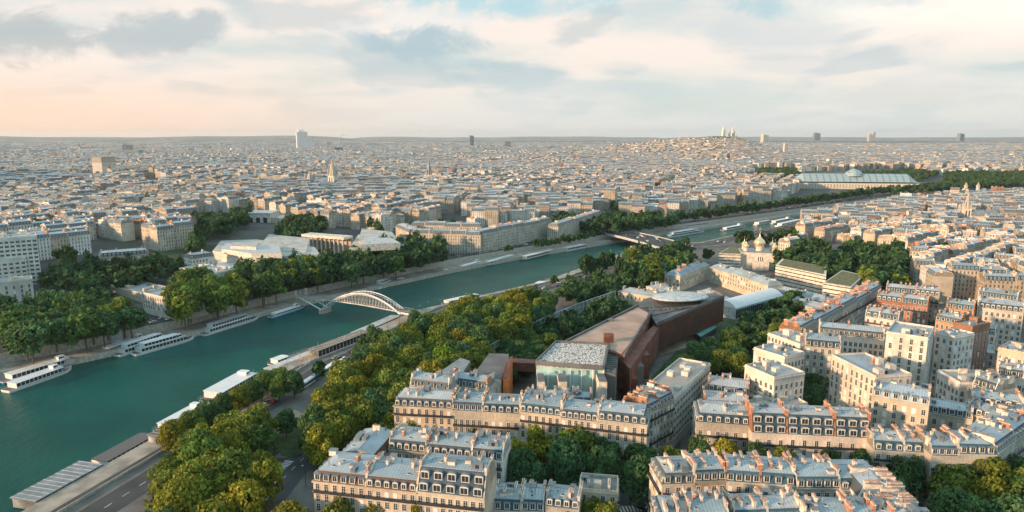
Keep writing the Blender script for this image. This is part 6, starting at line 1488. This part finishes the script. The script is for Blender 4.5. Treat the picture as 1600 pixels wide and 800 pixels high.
# street lamps, signals, flags
lb=MB(); lb.tube((0,0,0),(0,0,7.5),.11,.07,6); lb.tube((0,0,7.4),(0,1.1,7.8),.05,.05,5); POLE=lb.mesh('pole',['iron']); lb=MB(); lb.box(-.18,.18,.9,1.6,7.7,7.85); HEAD=lb.mesh('lamp_head',['steel'])
def lamp_at(x,y,z,an,lab,grp): r=thing('street_lamp',lab,'street lamp',(x,y,z),an,grp); inst('pole',POLE,r); inst('lamp_head',HEAD,r)
for nm,path,z,sp,y0,y1,ds in (('a',offs(ins(FRf),19.5),.1,26,340,1100,'on the far quay parapet'),('b',offs(NRf,-25),.05,26,560,1000,'along the near quay path'),('c',LQ,-4.47,24,330,520,'on the lower quay service road')):
    L_=[]
    P=resample(path,sp)
    for p,q in zip(P,P[1:]):
        if y0<p[1]<y1: qx,qy=PX(*p,z); L_.append((qx,p,math.atan2(q[1]-p[1],q[0]-p[0])))
    L_=[l for l in sorted(L_,key=lambda l:l[0]) if -5<l[0]<1605]
    for i,(qx,p,an) in enumerate(L_): lamp_at(p[0],p[1],z,an,f"tall dark street lamp {ds}, {ordn(i)} from left",'street lamps '+ds)
for i,(px_,py_) in enumerate([(430,728),(478,762),(492,716),(507,690)]): x,y=G(px_,py_,0); lamp_at(x,y,.05,i,f"dark lamp post at the street crossing, {ordn(i)} from left",'lamp posts at the crossing')
for i,(px_,py_) in enumerate([(470,590),(478,586),(484,583)]):
    x,y=G(px_,py_,-4.5); r=thing('flagpole',f"white flagpole with red flag on the lower quay, {ordn(i)} from left",'flagpole',(x,y,-4.5),0,'flagpoles on the lower quay'); b=MB(); b.tube((0,0,0),(0,0,11),.09,.06,6); b.build('pole',['white'],r); b=MB(); b.box(.05,1.3,-.02,.02,9.9,10.7); b.build('flag',['orange'],r)
# people on the quays and crossing
for i,(px_,py_,z) in enumerate([(106,795,-4.45),(111,792,-4.45),(560,470,.1),(575,474,.1),(604,478,.2)]):
    if z>-1: continue
    x,y=G(px_,py_,z); me,cn=PE[i%4]; o=inst('person',me,None,(x,y,z),rr.uniform(0,6)); tag(o,f"person in {cn} jacket walking on the lower quay at bottom left",'person','people on the lower quay')
for i,(px_,py_) in enumerate([(462,716),(467,713),(512,700),(520,716),(436,752),(984,790)]):
    x,y=G(px_,py_,.03); me,cn=PE[(i+1)%4]; tag(inst('person',me,None,(x,y,.13 if i==4 else .05),rr.uniform(0,6)),f"person in {cn} jacket crossing the street, {ordn(i)} from left near the corner" if i<5 else 'person standing at the striped crossing beside the white van','person','pedestrians')
# ------------------------------------------------------------ haze
hm=bpy.data.materials.new('haze'); hm.use_nodes=True; nt=hm.node_tree; nt.nodes.clear(); o_=nt.nodes.new('ShaderNodeOutputMaterial'); pv_=nt.nodes.new('ShaderNodeVolumePrincipled')
pv_.inputs['Density'].default_value=HAZE; pv_.inputs['Color'].default_value=(.78,.85,.90,1); pv_.inputs['Anisotropy'].default_value=.2; nt.links.new(pv_.outputs[0],o_.inputs['Volume'])
M['haze']=hm; b=MB(); b.box(-32000,34000,-2000,32000,-16,330); ho=b.build('haze',['haze']); tag(ho,kind='stuff')
print('objects',len(bpy.data.objects))

seen={}
for o in bpy.data.objects:
    if o.parent is None and o.get('label'):
        if len(o['label'].split())>16 or len(o['label'].split())<4: print('LBL',len(o['label'].split()),o['label'])
        seen.setdefault(o['label'],[]).append(o)
for k,v in seen.items():
    if len(v)>1: print('DUP',len(v),k)
